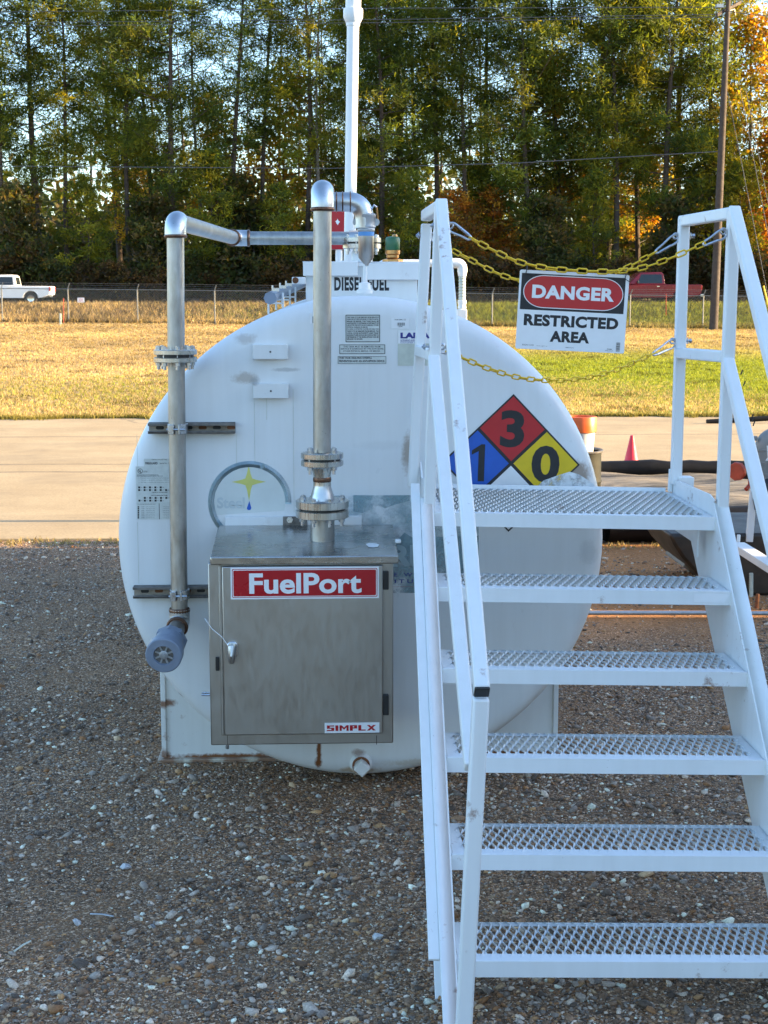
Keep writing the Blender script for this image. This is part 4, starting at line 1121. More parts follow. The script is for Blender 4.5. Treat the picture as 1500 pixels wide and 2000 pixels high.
MB().lathe([(.013, 0), (.013, -.004), (0, -.004)], (p.x, 6.2, p.z), 'y', 14).build('rusty_end', M['rusty'], sp_)

# ================================================================== PIPES
# left line: cap low in front, up along the tank end, back and level across to the tank top
YL, YT = 5.42, 7.2
lp = thing('fill_pipe', 'weathered steel pipe climbing the left side of the tank and crossing to its top', 'pipe', A(352, 1190, YL))
rl2 = wpx(16.7, YL)
pa = A(351, 1215, YL); pe = A(342, 411, YL); pe.z -= .038
pk = A(457, 462, YT); pk.z = pe.z+.004; pz = A(694, 463, YT); pz.z = pk.z
fz = [A(343, y, YL-.07).z for y in (709, 698, 694, 684)]
MB().tube([pa+Vector((0, 0, .03)), Vector((pa.x+(pe.x-pa.x)*.5, YL, (fz[0]+fz[3])/2)), pe-Vector((0, 0, .02))], rl2, 24).build('riser', M['pipe'], lp)
elb = fillet([pe-Vector((0, 0, .055)), pe, pe+(pk-pe).normalized()*.055], .05)
MB().tube(elb, .0385, 26).build('elbow', M['elbow'], lp)
weld(lp, pe-Vector((0, 0, .058)), pe-Vector((0, 0, .046)), .0385)
MB().tube([pe+(pk-pe).normalized()*.05, pk-(pk-pe).normalized()*.05], rl2, 22).build('back_run', M['pipe'], lp)
MB().tube(fillet([pk-(pk-pe).normalized()*.07, pk, pk+Vector((.07, 0, 0))], .06), .0375, 22).build('elbow', M['elbow'], lp)
weld(lp, pk+Vector((.062, 0, 0)), pk+Vector((.075, 0, 0)), .0375); weld(lp, pk-(pk-pe).normalized()*.075, pk-(pk-pe).normalized()*.06, .037)
MB().tube([pk+Vector((.06, 0, 0)), pz], rl2, 22).build('level_run', M['pipe'], lp)
pf = A(707, 475, YT); 
MB().tube(fillet([pz-Vector((.03, 0, 0)), Vector((pf.x, YT, pz.z)), Vector((pf.x, YT, pf.z+.03))], .05), .037, 22).build('elbow', M['elbow'], lp)
flange(lp, pf.x, YT, A(707, 486, YT).z, A(707, 464, YT).z, .006, wpx(37, YT), 8, wpx(30, YT))
z_ = A(707, 486, YT).z
MB().lathe([(.05, zt-.02), (.05, z_-.02), (.04, z_)], (pf.x, YT, 0), 'z', 24).build('nozzle', M['white'], lp)
MB().ext(pf.x-.10, pf.x-.02, YT-.06, YT+.02, zt, zt+.022).build('nozzle_base', M['white'], lp, bevel=.003)
flange(lp, (pa.x+pe.x)/2-.003, YL, fz[0], fz[3], .010, wpx(42, YL), 8, wpx(33, YL), .2)
# pipe clamps on the two struts
for y in (837, 1160):
    zc = A(350, y, YL).z; xc = A(347 if y < 900 else 351, y, YL).x
    m = MB()
    for k in range(24):
        a0 = 2*math.pi*k/24; a1 = 2*math.pi*(k+1)/24
        if 4.45 < a0 < 4.75: continue
        m.add([(xc+rr*math.cos(a), YL+rr*math.sin(a), z) for rr in (rl2+.002, rl2+.006) for a in (a0, a1) for z in (zc-.017, zc+.017)], [(0, 1, 3, 2), (4, 6, 7, 5), (0, 2, 6, 4), (1, 5, 7, 3)])
    m.ext(xc-.030, xc-.010, YL-rl2-.022, YL-rl2-.003, zc-.017, zc+.017).ext(xc+.006, xc+.012, YL-rl2-.022, YL-rl2+.003, zc-.017, zc+.017).ext(xc-.034, xc-.024, YL, TY-.04, zc-.016, zc+.016).ext(xc+.024, xc+.034, YL, TY-.04, zc-.016, zc+.016)
    o = m.build('pipe_clamp', M['zinc'], lp, bevel=.001)
    MB().tube([(xc-.036, YL-rl2-.013, zc), (xc+.030, YL-rl2-.013, zc)], .004, 8).build('clamp_screw', M['zinc'], o)
# foot: elbow forward and capped coupling
pc = A(319, 1281, 5.10)
weld(lp, (pa.x, YL, A(351, 1197, YL).z), (pa.x, YL, A(351, 1187, YL).z), rl2*1.18)
d = (pc-pa).normalized()
MB().tube(fillet([pa+Vector((0, 0, .05)), pa, pa+d*.05], .035), .0385, 24).build('elbow', M['elbow'], lp)
weld(lp, pa+d*.045, pa+d*.058, .0375)
MB().tube([pa+d*.05, pa+d*.20], rl2*1.0, 22).build('stub', M['pipe'], lp)
Mr = d.to_track_quat('Z', 'Y').to_matrix()
L = (pc-pa).length; rc = wpx(37, 5.1)
cp = MB().lathe([(.040, L-.15), (.060, L-.145), (.060, L-.115)], pa, 'z', 8, M=Mr).lathe([(.056, L-.118), (.056, L-.055), (rc-.004, L-.05), (rc, L-.045), (rc, L-.004), (rc-.004, L), (.036, L), (.034, L-.012), (0, L-.012)], pa, 'z', 40, M=Mr).build('coupling_cap', M['pvc_grey'], lp)
m = MB()
for k in range(8):
    a = R(22+45*k); u = Vector((math.cos(a), math.sin(a), 0))
    m.bar(pa+Mr@(u*.015+Vector((0, 0, L-.009))), pa+Mr@(u*.0335+Vector((0, 0, L-.009))), .003, .006, Mr@Vector((0, 0, 1)))
m.lathe([(.014, L-.012), (.016, L-.006), (.012, L-.004), (.006, L-.004), (.006, L-.001), (0, L-.001)], pa, 'z', 20, M=Mr)
m.build('cap_spokes', M['cast'], cp)
MB().lathe([(.0335, L-.0115), (0, L-.0112)], pa, 'z', 30, M=Mr).build('cap_disc', M['dark_steel'], cp)

# riser from the cabinet to the tank top
YR, YC = 5.27, 5.92
rp = thing('riser_pipe', 'tall steel riser standing on the cabinet and bending into a coupling on the tank', 'pipe', A(630, 1035, YR))
rr_ = wpx(17.6, YR)
def zr(y, Y=YR): return A(630, y, Y).z
xb, xt_ = A(629, 900, YR).x, A(630, 400, YR).x
ptop = Vector((xt_, YR, zr(349)-.040))
MB().tube([(xb, YR, zr(883)), ptop-Vector((0, 0, .03))], rr_, 26).build('riser', M['pipe'], rp)
pcl = A(711, 400, YC); pj = Vector((pcl.x, YC, ptop.z))
pq = Vector((ptop.x+.004, YC, ptop.z))
dj = (pq-ptop).normalized(); dq = (pj-pq).normalized()
MB().tube(fillet([ptop-Vector((0, 0, .062)), ptop, ptop+dj*.06], .052), .0395, 28).build('elbow', M['elbow'], rp)
weld(rp, ptop-Vector((0, 0, .07)), ptop-Vector((0, 0, .056)), .0395); weld(rp, ptop+dj*.058, ptop+dj*.072, .0385)
MB().tube(fillet([ptop+dj*.06, pq, pq+dq*.07], .06, 9), .0365, 24).build('cross_run', M['cast'], rp)
for x_ in (657, 669, 684): weld(rp, Vector((A(x_-1.5, 392, YC).x, YC, pj.z)), Vector((A(x_+1.5, 392, YC).x, YC, pj.z)), .0375)
MB().tube([pq+dq*.05, pj-dq*.05], .0362, 24).build('cross_run', M['elbow'], rp)
MB().tube(fillet([pj-dq*.075, pj, pj-Vector((0, 0, .10))], .066, 10), .0378, 26).build('elbow', M['elbow'], rp)
xc = A(715, 430, YC).x
def zc_(y): return A(715, y, YC).z
S = lambda w_: wpx(w_/2, YC)
cup = MB().lathe([(S(33), zc_(417)), (S(40), zc_(419)), (S(40), zc_(424)), (S(37), zc_(426)), (S(37), zc_(440)), (S(38), zc_(443)), (S(33), zc_(446))], (xc, YC, 0), 'z', 26).build('cam_coupler', M['cast'], rp)
for s in (-1, 1):
    px0 = Vector((xc+s*S(44), YC, zc_(434)))
    MB().lathe([(.014, -.012), (.014, .012)], px0-Vector((s*.006, 0, 0)), 'y', 12).build('cam_ear', M['cast'], cup)
    MB().bar(px0+Vector((s*.004, 0, -.004)), Vector((xc+s*S(40), YC-.01, zc_(405))), .012, .006, Vector((0, 1, 0))).build('cam_arm', M['brass'] if s > 0 else M['zinc'], cup, bevel=.001)
MB().tube([Vector((xc+S(40), YC-.01, zc_(405))), Vector((xc+S(30), YC-.015, zc_(401))), Vector((xc+S(16), YC-.02, zc_(414)))], .004, 8).build('pull_ring', M['zinc'], cup)
MB().lathe([(S(31), zc_(445)), (S(34), zc_(447)), (S(34), zc_(451)), (S(31), zc_(453))], (xc, YC, 0), 'z', 24).build('coupler_adapter', M['cast'], rp)
MB().lathe([(S(31.5), zc_(461)), (S(31.5), zc_(453))], (xc, YC, 0), 'z', 24).build('tape_band', M['tape'], rp)
MB().lathe([(S(9), zc_(519)), (S(10), zc_(516)), (S(30), zc_(503)), (S(30.5), zc_(461))], (xc, YC, 0), 'z', 24).build('swage_nipple', M['pipe'], rp)
xn = A(713, 540, YC).x
MB().lathe([(S(8), zc_(556)), (S(8), zc_(514))], (xn, YC, 0), 'z', 16).build('thin_nipple', M['white'], rp)
MB().lathe([(S(31), zc_(573)), (S(31), zc_(566)), (S(24), zc_(565)), (S(24), zc_(563))], (xn-.002, YC, 0), 'z', 22).lathe([(S(23), zc_(564)), (S(23), zc_(553)), (S(10), zc_(551))], (xn-.002, YC, 0), 'z', 6).build('hex_bushing', M['white'], rp)
# flanges and reducer down to the lid
flange(rp, xb, YR, zr(914, YR-.07), zr(888, YR-.07), .006, wpx(42, YR), 4, wpx(33, YR), .785)
MB().lathe([(wpx(18, YR), zr(948)), (wpx(17.2, YR), zr(930)), (wpx(21, YR), zr(914))], (xb, YR, 0), 'z', 26).build('weld_neck', M['flange'], rp)
weld(rp, (xb, YR, zr(943)), (xb, YR, zr(930)), wpx(17, YR))
MB().lathe([(wpx(25.5, YR), zr(980)), (wpx(24.5, YR), zr(974)), (wpx(21, YR), zr(962)), (wpx(17.5, YR), zr(950)), (wpx(17, YR), zr(940))], (xb, YR, 0), 'z', 32).build('reducer', M['elbow'], rp)
weld(rp, (xb, YR, zr(984)), (xb, YR, zr(977)), wpx(26, YR))
flange(rp, xb, YR, zr(1018, YR-.10), zr(984, YR-.10), .007, wpx(53, YR), 8, wpx(42, YR), .35)
MB().lathe([(wpx(24, YR), zr(1060)), (wpx(24, YR), zr(1010))], (xb, YR, 0), 'z', 30).build('base_nipple', M['pipe'], rp)

# ================================================================== CABINET
YF0, YBK = 5.05, 5.47
cf = FR((0, YF0, 0))
def cpx(x, y, Y=YF0): p = A(x, y, Y); return p.x, p.z
cab_ = thing('dispensing_cabinet', 'stainless steel fuel cabinet with a red and white nameplate on its door', 'steel cabinet', A(590, 1455, 5.25))
x0, zb = cpx(412, 1456, 5.075); x1, _ = cpx(768, 1456, 5.075); ztop = cpx(412, 1100, 5.075)[1]
MB().ext(x0, x1, 5.075, YBK, zb, ztop).build('body', M['stainless'], cab_, bevel=.004)
lx0_, zf1 = cpx(410.5, 1088); lx1_, _ = cpx(778.5, 1088); zf0 = cpx(500, 1103.5)[1]
zb1 = A(600, 1025, YBK).z
def fl(a, b, t): return Vector((t, a, b))
lid = MB().prism([(YF0, zf0), (YF0, zf1), (YBK, zb1), (YBK, zb1-.028)], fl, lx0_, lx1_).build('lid', M['lid_steel'], cab_, bevel=.004)
p = A(722, 1066, 5.2); sl = (zb1-zf1)/(YBK-YF0)
q = [(714, 1063), (722, 1061), (734, 1062), (741, 1064), (738, 1069), (728, 1070), (720, 1069)]
pts = []
for a in q:
    P0 = Vector((0, YF0, zf1)); d_ = ray(*a); t = (P0.z-sl*P0.y-H)/(d_.z-sl*d_.y); pts.append(CAM+d_*t)
MB().add([v+Vector((0, 0, .0015)) for v in pts], [tuple(range(len(pts)))]).build('paint_splash', M['decal'], lid)
P0 = A(771, 1060, 5.2); MB().box(P0+Vector((.012, 0, .006)), (.02, .03, .012)).build('lid_clip', M['decal'], lid, bevel=.003)
dx0, dz1 = cpx(433, 1107); dx1, dz0 = cpx(748, 1433)
door = MB().ext(dx0, dx1, YF0, 5.0735, dz0, dz1).build('door', M['stainless'], cab_, bevel=.004)
MB().ext(dx0-.012, dx0-.002, 5.068, 5.0745, dz0-.005, dz1).build('door_edge', M['stainless'], cab_, bevel=.002)
def plate(name, pxr, mat, c0, c1, r, parent):
    a, b = cpx(pxr[0], pxr[1]); c, d = cpx(pxr[2], pxr[3]); m = MB(); rect(m, cf, a, c, d, b, c0, c1, r); return m.build(name, M[mat], parent)
np_ = plate('nameplate', (450, 1108.5, 740, 1168), 'decal', .0002, .0016, .0, door)
plate('plate_line', (453, 1111.5, 737, 1165), 'red_vinyl', .0016, .0019, .004, np_); plate('plate_gap', (454.2, 1112.7, 735.8, 1163.8), 'decal', .0019, .0021, .004, np_); plate('plate_field', (455.6, 1114.2, 734.4, 1162.3), 'red_vinyl', .0021, .0024, .004, np_)
m = MB(); a, b0 = cpx(487, 1160); c, d_ = cpx(706, 1118); text(m, 'FuelPort', cf, a, c, b0, d_, .0027, .028); m.build('lettering', M['decal'], np_, smooth=0)
np2 = plate('maker_plate', (634, 1412, 741, 1430.5), 'decal', .0002, .0016, 0, door)
m = MB(); a, b0 = cpx(638.5, 1427.5); c, d_ = cpx(733, 1415.5)
BLK = {'S': ['11111', '11000', '11111', '00011', '11111'], 'I': ['11', '11', '11', '11', '11'], 'P': ['11111', '11011', '11111', '11000', '11000'], 'L': ['11000', '11000', '11000', '11000', '11111']}
gx0 = a; uw = (c-a)/33.0; uh = (d_-b0)/5
for ch in 'SIMPLX':
    if ch in BLK:
        for r_i, row in enumerate(BLK[ch]):
            st_i = 0
            while st_i < len(row):
                if row[st_i] == '1':
                    en = st_i
                    while en < len(row) and row[en] == '1': en += 1
                    m.add([cf.P(gx0+st_i*uw, d_-(r_i+1)*uh, .0020), cf.P(gx0+en*uw, d_-(r_i+1)*uh, .0020), cf.P(gx0+en*uw, d_-r_i*uh, .0020), cf.P(gx0+st_i*uw, d_-r_i*uh, .0020)], [(0, 1, 2, 3)]); st_i = en
                else: st_i += 1
        gx0 += (len(BLK[ch][0])+.8)*uw
    else:
        w7 = 6.2*uw; Hh = d_-b0
        if ch == 'M': qs = [[(0, 0), (.24, 0), (.24, 1), (0, 1)], [(.76, 0), (1, 0), (1, 1), (.76, 1)], [(.24, 1), (.24, .62), (.5, .2), (.5, .58)], [(.5, .58), (.5, .2), (.76, .62), (.76, 1)]]
        else: qs = [[(0, 0), (.30, 0), (1, 1), (.70, 1)], [(.70, 0), (1, 0), (.66, .48), (.50, .28)], [(0, 1), (.30, 1), (.50, .72), (.34, .52)]]
        for q4 in qs: m.add([cf.P(gx0+x_*w7, b0+z_*Hh, .0020) for x_, z_ in q4], [(0, 1, 2, 3)])
        gx0 += w7+.8*uw
pass; m.build('lettering', M['red_vinyl'], np2, smooth=0)
hx, hz_ = cpx(455, 1272)
hb = MB(); rect(hb, cf, hx-.020, hx+.018, hz_-.022, hz_+.036, 0, .010, .016); hb = hb.build('handle_base', M['chrome'], door, bevel=.003)
MB().tube([cf.P(hx-.002, hz_+.018, .008), cf.P(hx-.002, hz_+.018, .030), cf.P(hx-.003, hz_-.006, .036), cf.P(hx-.003, hz_-.034, .028)], [.012, .0145, .014, .009], 16).build('handle_lever', M['elbow'], hb)
w0, w1 = cf.P(hx-.012, hz_+.02, .02), A(414, 1228, 5.06)
MB().tube([w0, w0.lerp(w1, .4)+Vector((0, -.005, .010)), w1, A(400, 1208, 5.09)], .0012, 5).build('seal_wire', M['decal'], hb)
for y0, y1 in ((1116, 1151), (1357, 1396)):
    a, b = cpx(748, y0, 5.06); c, d_ = cpx(759, y1, 5.06); MB().ext(a, c, 5.052, 5.0745, d_, b).build('hinge', M['black'], cab_, bevel=.002)
a, b = cpx(421, 1283, 5.07); c, d_ = cpx(428.5, 1310, 5.07); MB().ext(a, c, 5.066, 5.0748, d_, b).build('latch', M['black'], cab_, bevel=.002)
for x in (443.5, 735):
    a, b = cpx(x, 1437, 5.07); c, d_ = cpx(x+1.2, 1455, 5.07); MB().ext(a, c, 5.0738, 5.0747, d_, b).build('seam', M['ink'], cab_)
p = A(444, 1459, 5.08); MB().lathe([(.006, -.006), (.006, .004), (.004, .010)], p, 'z', 8).build('drain_screw', M['dark_steel'], cab_)
p = A(410, 1357, 5.2); MB().tube([p, p-Vector((.03, 0, 0))], .0045, 8).tube([p+Vector((0, 0, .008)), p-Vector((.028, 0, -.008))], .003, 8).build('side_pin', M['zinc'], cab_)

# ================================================================== OTHER THINGS ON THE TANK
YV = 7.5
vx = A(684, 430, YV).x
vp = thing('vent_pipe', 'tall white plastic vent pipe rising above the tank past the top of the frame', 'pipe', (vx, YV, zt))
def vz(y): return A(686, y, YV).z
rv = wpx(11.4, YV)
vtop = A(690, 0, YV).x
vdir = Vector((vtop-vx, 0, vz(0)-vz(430)))/(vz(0)-vz(430))
def vpnt(z): return Vector((vx, YV, 0))+Vector((vdir.x*(z-vz(430)), 0, z))
MB().tube([vpnt(zt-.02), vpnt(vz(300)), vpnt(vz(50))], rv, 28).build('shaft', M['pvc'], vp)
MB().tube([vpnt(vz(k)) for k in (51, 45, 44, 34, 22, 17, 16)], [rv*1.14, rv*1.16, rv*1.25, rv*1.62, rv*1.64, rv*1.60, rv*1.3], 28).build('coupling', M['pvc'], vp)
MB().tube([vpnt(vz(18)), vpnt(vz(-60))], rv*1.28, 28).build('upper_shaft', M['pvc'], vp)
yg = 7.1; gx = A(767, 480, yg).x
def g_z(y): return A(767, y, yg).z
gc = thing('breather_cap', 'small green breather cap on a brass fitting on top of the tank box', 'vent cap', (gx, yg, zt))
w_ = lambda k: wpx(k/2, yg)
MB().lathe([(w_(26), g_z(489)), (w_(28), g_z(487)), (w_(28), g_z(466)), (w_(25), g_z(463.5)), (w_(12), g_z(462)), (0, g_z(462))], (gx, yg, 0), 'z', 24).build('cap', M['green'], gc)
MB().lathe([(w_(12), g_z(462)), (w_(9), g_z(458)), (0, g_z(457))], (gx+.01, yg, 0), 'z', 12).build('top_nut', M['brass'], gc)
MB().lathe([(w_(22), zt), (w_(18), g_z(506)), (w_(24), g_z(503)), (w_(24), g_z(498)), (w_(29), g_z(496)), (w_(29), g_z(489))], (gx, yg, 0), 'z', 16).lathe([(w_(40), zt-.003), (w_(40), g_z(507)), (w_(24), g_z(505))], (gx, yg, 0), 'z', 6).build('brass_base', M['brass'], gc)
p0, p1 = A(640, 413, 7.75), A(676, 486, 7.75)
zr_ = A(660, 487, 7.75).z
rd = MB().ext(p0.x, p1.x, 7.75, 7.80, zr_, p0.z).build('red_box', M['red_vinyl'], bevel=.004)
tag(rd, 'red metal box standing on the tank top behind the riser and vent pipe', 'box')
MB().lathe([(.035, zt-.005), (.035, zt+.012), (.018, zt+.016), (.018, zr_)], ((p0.x+p1.x)/2+.01, 7.775, 0), 'z', 16).build('pedestal', M['white'], rd)
q = [A(x, y, 7.748) for x, y in ((655, 432), (658, 430), (659.5, 427), (661, 431), (664, 433), (661, 437), (660, 440), (657, 436))]
MB().add(q, [tuple(range(len(q)))]).build('hole_glint', M['decal'], rd)  # white polygon painted on for daylight glinting through a hole
# conduit on the shoulder
cd = thing('conduit', 'grey capped conduit strapped along the left shoulder of the tank', 'conduit', A(526, 580, 6.0))
c0, c1 = A(528, 582, 6.0), A(596, 553, 7.9)
MB().tube([c0, c1], .019, 14).build('pipe', M['pvc_grey'], cd)
MB().tube([c0-(c1-c0).normalized()*.01, c0+(c1-c0).normalized()*.07], .026, 8).build('end_cap', M['pvc_grey'], cd)
for t in (.12, .30, .46):
    c = c0.lerp(c1, t)
    st_ = MB()
    st_.ext(c.x-.034, c.x-.026, c.y-.015, c.y+.015, c.z-.075, c.z+.012).ext(c.x+.026, c.x+.034, c.y-.015, c.y+.015, c.z-.055, c.z+.012).ext(c.x-.034, c.x+.034, c.y-.015, c.y+.015, c.z-.034, c.z-.027).build('strap', M['white'], cd, bevel=.002)
    MB().box(c+Vector((0, 0, .024)), (.03, .022, .014)).tube([c+Vector((-.012, 0, .02)), c+Vector((-.012, 0, .042))], .004, 6).build('strap_nut', M['zinc'], cd)
# white pipe with a flexible hose at the far end of the tank
YW = 12.05
fxp = thing('relief_pipe', 'sunlit white pipe with an elbow and ribbed flexible connector behind the right rail', 'pipe', A(903, 640, YW))
h0, h1 = A(740, 514, YW), A(903, 514, YW)
rw = wpx(7.2, YW)
MB().tube(fillet([Vector((h0.x, 10.1, 1.45)), Vector((h0.x, YW, 1.45)), h0, h1-Vector((.06, 0, 0))], .06), rw, 18).build('level_run', M['white'], fxp)
MB().tube(fillet([h1-Vector((.12, 0, 0)), h1, h1-Vector((0, 0, .07))], .05), rw*1.35, 18).build('elbow', M['white'], fxp)
def wz(y): return A(903, y, YW).z
MB().lathe([(rw*1.05, wz(540)), (rw*1.25, wz(533)), (rw*1.25, wz(527)), (rw*.9, wz(525))], (h1.x, YW, 0), 'z', 18).build('union', M['pvc'], fxp)
m = MB(); n = 16
m.lathe([(rw*(1.0 if k % 2 else .86), wz(586)+(wz(540)-wz(586))*k/n) for k in range(n+1)], (h1.x, YW, 0), 'z', 18); m.build('flexible_connector', M['cream'], fxp)
MB().lathe([(rw*.9, wz(604)), (rw*1.2, wz(601)), (rw*1.0, wz(596)), (rw*1.2, wz(592)), (rw*1.15, wz(586))], (h1.x, YW, 0), 'z', 18).build('union', M['pvc'], fxp)
MB().ext(h1.x-rw*1.25, h1.x+rw*1.25, YW-rw*1.25, YW+rw*1.25, 0, wz(604)).build('post', M['white'], fxp, bevel=.006)
# ================================================================== STAIRS
S0 = Vector((.824, 4.744, 1.157))
SU, SW = Vector((1, -.005, -.022)).normalized(), Vector((.022, 0, 1)).normalized()
SV = Vector((0, 1, 0))
def Ls(x, y, z): return S0+SU*x+SV*y+SW*z
RUN, RISE, HW = .223, .201, .457
st_root = thing('stairs', 'white welded steel stairs with open grip treads and tubular handrails climbing to the tank', 'stairs', (S0.x, S0.y-1.0, 0))
ST = M['white_stair']
def sbox(m, x0, x1, y0, y1, z0, z1):
    vs = [Ls(x, y, z) for x in (x0, x1) for y in (y0, y1) for z in (z0, z1)]
    return m.add(vs, [(0, 1, 3, 2), (4, 6, 7, 5), (0, 4, 5, 1), (2, 3, 7, 6), (0, 2, 6, 4), (1, 5, 7, 3)])
def grating(y0, y1, zb, p=.0262, q=.066):
    """punched grip surface: a tiling of diamonds, each with a raised tear-shaped opening"""
    m = MB(); nx = int((2*HW-.03)/p); ny = int(round((y1-y0-.028)/(q/2)))-1
    xs0 = -nx*p/2; ys0 = y0+.022
    prm, outer = [], []
    for k in range(12):
        t = 2*math.pi*k/12+math.pi/2
        a, b = math.cos(t), math.sin(t)
        s_ = 1/(abs(a)/(p/2)+abs(b)/(q/2)); outer.append((a*s_, b*s_, -.0038))
        kk = .60 if b > .9 else (.72 if b > -.1 else (.69 if b > -.9 else .84))
        prm.append((a*s_*kk, b*s_*kk, .0042+.0020*a-.0046*max(0, -b)))
    for j in range(ny):
        off = p/2 if j % 2 else 0
        for i in range(nx-(1 if j % 2 else 0)):
            cx, cy = xs0+p/2+i*p+off, ys0+q/2+j*q/2-q*.0
            vs = [Ls(cx+a, cy+b, zb+c) for a, b, c in outer]+[Ls(cx+a, cy+b, zb+c) for a, b, c in prm]
            m.add(vs, [(k, (k+1) % 12, (k+1) % 12+12, k+12) for k in range(12)])
    yb = ys0+(ny+1)*q/2
    m.borders = ((-HW+.0045, xs0+p*.5, y0+.011, y1-.0045), (-xs0-p*.5, HW-.0045, y0+.011, y1-.0045), (xs0+p*.5, -xs0-p*.5, y0+.011, ys0+q*.42), (xs0+p*.5, -xs0-p*.5, yb-q*.42, y1-.0045))
    return m
def tread(k):
    y0, z0 = -k*RUN, -k*RISE
    dep = .62 if k == 0 else .245
    lip = .044
    m = MB()
    sbox(m, -HW, HW, y0, y0+.0035, z0-lip, z0)                       # nosing face
    sbox(m, -HW, HW, y0+.0035, y0+.010, z0-.0035, z0)                # nosing top
    sbox(m, -HW, HW, y0+dep-.004, y0+dep, z0-.012, z0-.001)           # back lip
    sbox(m, -HW, -HW+.004, y0+.0035, y0+dep-.004, z0-lip, z0-.003)
    sbox(m, HW-.004, HW, y0+.0035, y0+dep-.004, z0-lip, z0-.003)
    gm = grating(y0, y0+dep, z0-.0012)
    for a, b, c, d in gm.borders: sbox(m, a, b, c, d, z0-.0034, z0-.0022)
    o = m.build('platform' if k == 0 else 'tread', ST, st_root, bevel=.0004, seg=1)
    g = gm.build('grip_surface', ST, o, smooth=25)
    wl = MB()
    for s in (-1, 1):
        wl.tube([Ls(s*(HW+.001), y0+.001, z0-lip), Ls(s*(HW+.001), y0+.001, z0-.004)], [.0045, .0035], 6)
    wl.build('weld_seam', M['saddle'], o)
    return o
for k in range(6): tread(k)
# peeling sticker on the second tread's nosing
m = MB(); pts = [Ls(x, -RUN-.0012, -RISE+z) for x, z in ((.342, -.008), (.395, -.006), (.445, -.009), (.452, -.012), (.438, -.036), (.342, -.034))]
m.add(pts, [tuple(range(6))]); m.build('peeling_sticker', M['decal'], st_root)
# stringers
sa = math.atan2(RISE, RUN); dS = Vector((0, -math.cos(sa), -math.sin(sa))); nS = Vector((0, math.sin(sa), -math.cos(sa)))   # down the slope, back under it
def stringer(s):
    WD, FL = .205, (.036 if s < 0 else .044)
    ytop, zbot = .12, -1.135
    # web outline (y,z) in stair space: front edge through the nosings
    f0 = (0.0+.045, .042); L = (f0[1]-zbot)/math.sin(sa)
    f1 = (f0[0]-L*math.cos(sa), zbot)
    bk = WD/math.sin(sa)
    poly = [f0, f1, (f1[0]+bk, zbot), (f0[0]+bk*.86, -.13), (.62, -.13), (.62, .050), (.10, .062), (.035, .05)]
    xw = s*(HW+.0015)
    m = MB()
    m.prism(poly, lambda a, b, t: Ls(xw+s*t, a, b), 0, .006)
    # front and rear flanges
    for off, ln0, ln1 in ((0, 0, L), (WD-.007, .28, L)):
        c0 = (f0[0]+math.sin(sa)*off-ln0*math.cos(sa), f0[1]-math.cos(sa)*off-ln0*math.sin(sa)); c1 = (f0[0]+math.sin(sa)*off-ln1*math.cos(sa), f0[1]-math.cos(sa)*off-ln1*math.sin(sa))
        e = (math.sin(sa)*.007, -math.cos(sa)*.007)
        m.prism([c0, c1, (c1[0]+e[0], c1[1]+e[1]), (c0[0]+e[0], c0[1]+e[1])], lambda a, b, t: Ls(xw+s*(.006+t), a, b), 0.0, FL)
    return m.build('stringer', ST, st_root, bevel=.002)
stringer(-1); stringer(1)
# extra flat bar welded along the outside of the left stringer
m = MB(); c0 = Ls(-HW-.048, .075, .075); L = (.075+1.010)/math.sin(sa)
for a, b in ((0, 1),):
    e0 = Ls(-HW-.0385, .085, .078); e1 = e0+(SV*dS.y+SW*dS.z)*L
    m.bar(e0+Vector((-.020, .014, 0)), e1+Vector((-.020, .014, 0)), .029, .012, SU)
m.build('side_bar', ST, st_root, bevel=.002)
MB().prism([(.0, .0), (.10, 0), (.0, .10)], lambda a, b, t: Ls(HW-.03+t, .10+a, -.05-b), 0, .006).build('gusset', ST, st_root)
# rear lip and corner tabs of the platform
m = MB(); sbox(m, -HW, HW-.02, .622, .628, -.04, .014); m.build('rear_lip', ST, st_root, bevel=.0015)
m = MB(); sbox(m, HW-.014, HW+.0, .60, .618, .002, .085); m.build('corner_tab', ST, st_root, bevel=.002)
m = MB(); sbox(m, HW+.012, HW+.065, .55, .61, -.02, .062); m.build('corner_tab', ST, st_root, bevel=.002)
m = MB(); m.prism([(.60, .05), (.60, .10), (.50, .05)], lambda a, b, t: Ls(-HW-.004-t, a, b), 0, .006); m.build('corner_tab', ST, st_root)
# railings
TW = .0375
YA, YBk = 4.79, 5.33
def post(name, a, b, Y, w=TW): return MB().bar(A(*a, Y), A(*b, Y), w, w).build(name, ST, st_root, bevel=.006, seg=3)
post('post', (838, 1000), (860, 402), YA); post('post', (806, 951), (833, 437), YBk)
post('post', (1410, 1003), (1433, 418), YA); post('post', (1320, 946), (1336, 424), YBk)
def hbar(a, b): return MB().bar(a, b, TW, TW, Vector((0, 0, 1))).build('top_bar', ST, st_root, bevel=.006, seg=3)
pLf, pLr = A(860, 404, YA), A(833, 441, YBk); pRf, pRr = A(1433, 416, YA), A(1336, 433, YBk)
pLr.z = pLf.z; pRr.z = pRf.z
hbar(pLf+Vector((0, .015, 0)), pLr+Vector((0, .019, 0))); hbar(pRf+Vector((0, .015, 0)), pRr+Vector((0, .019, 0)))
mLf, mLr = A(846, 693, YA), A(819, 684, YBk); mRf, mRr = A(1420, 697, YA), A(1326, 689, YBk)
hbar(mLf+Vector((0, .015, 0)), mLr-Vector((0, .019, 0))); hbar(mRf+Vector((0, .015, 0)), mRr-Vector((0, .019, 0)))
def rail(a, b): return MB().bar(a, b, TW, TW, Vector((1, 0, 0))).build('handrail', ST, st_root, bevel=.006, seg=3)
tL0 = A(862, 400, YA-.015); tL1 = slope_pt(tL0, 941, 1350)
rail(tL0+(tL0-tL1).normalized()*.012, tL1)
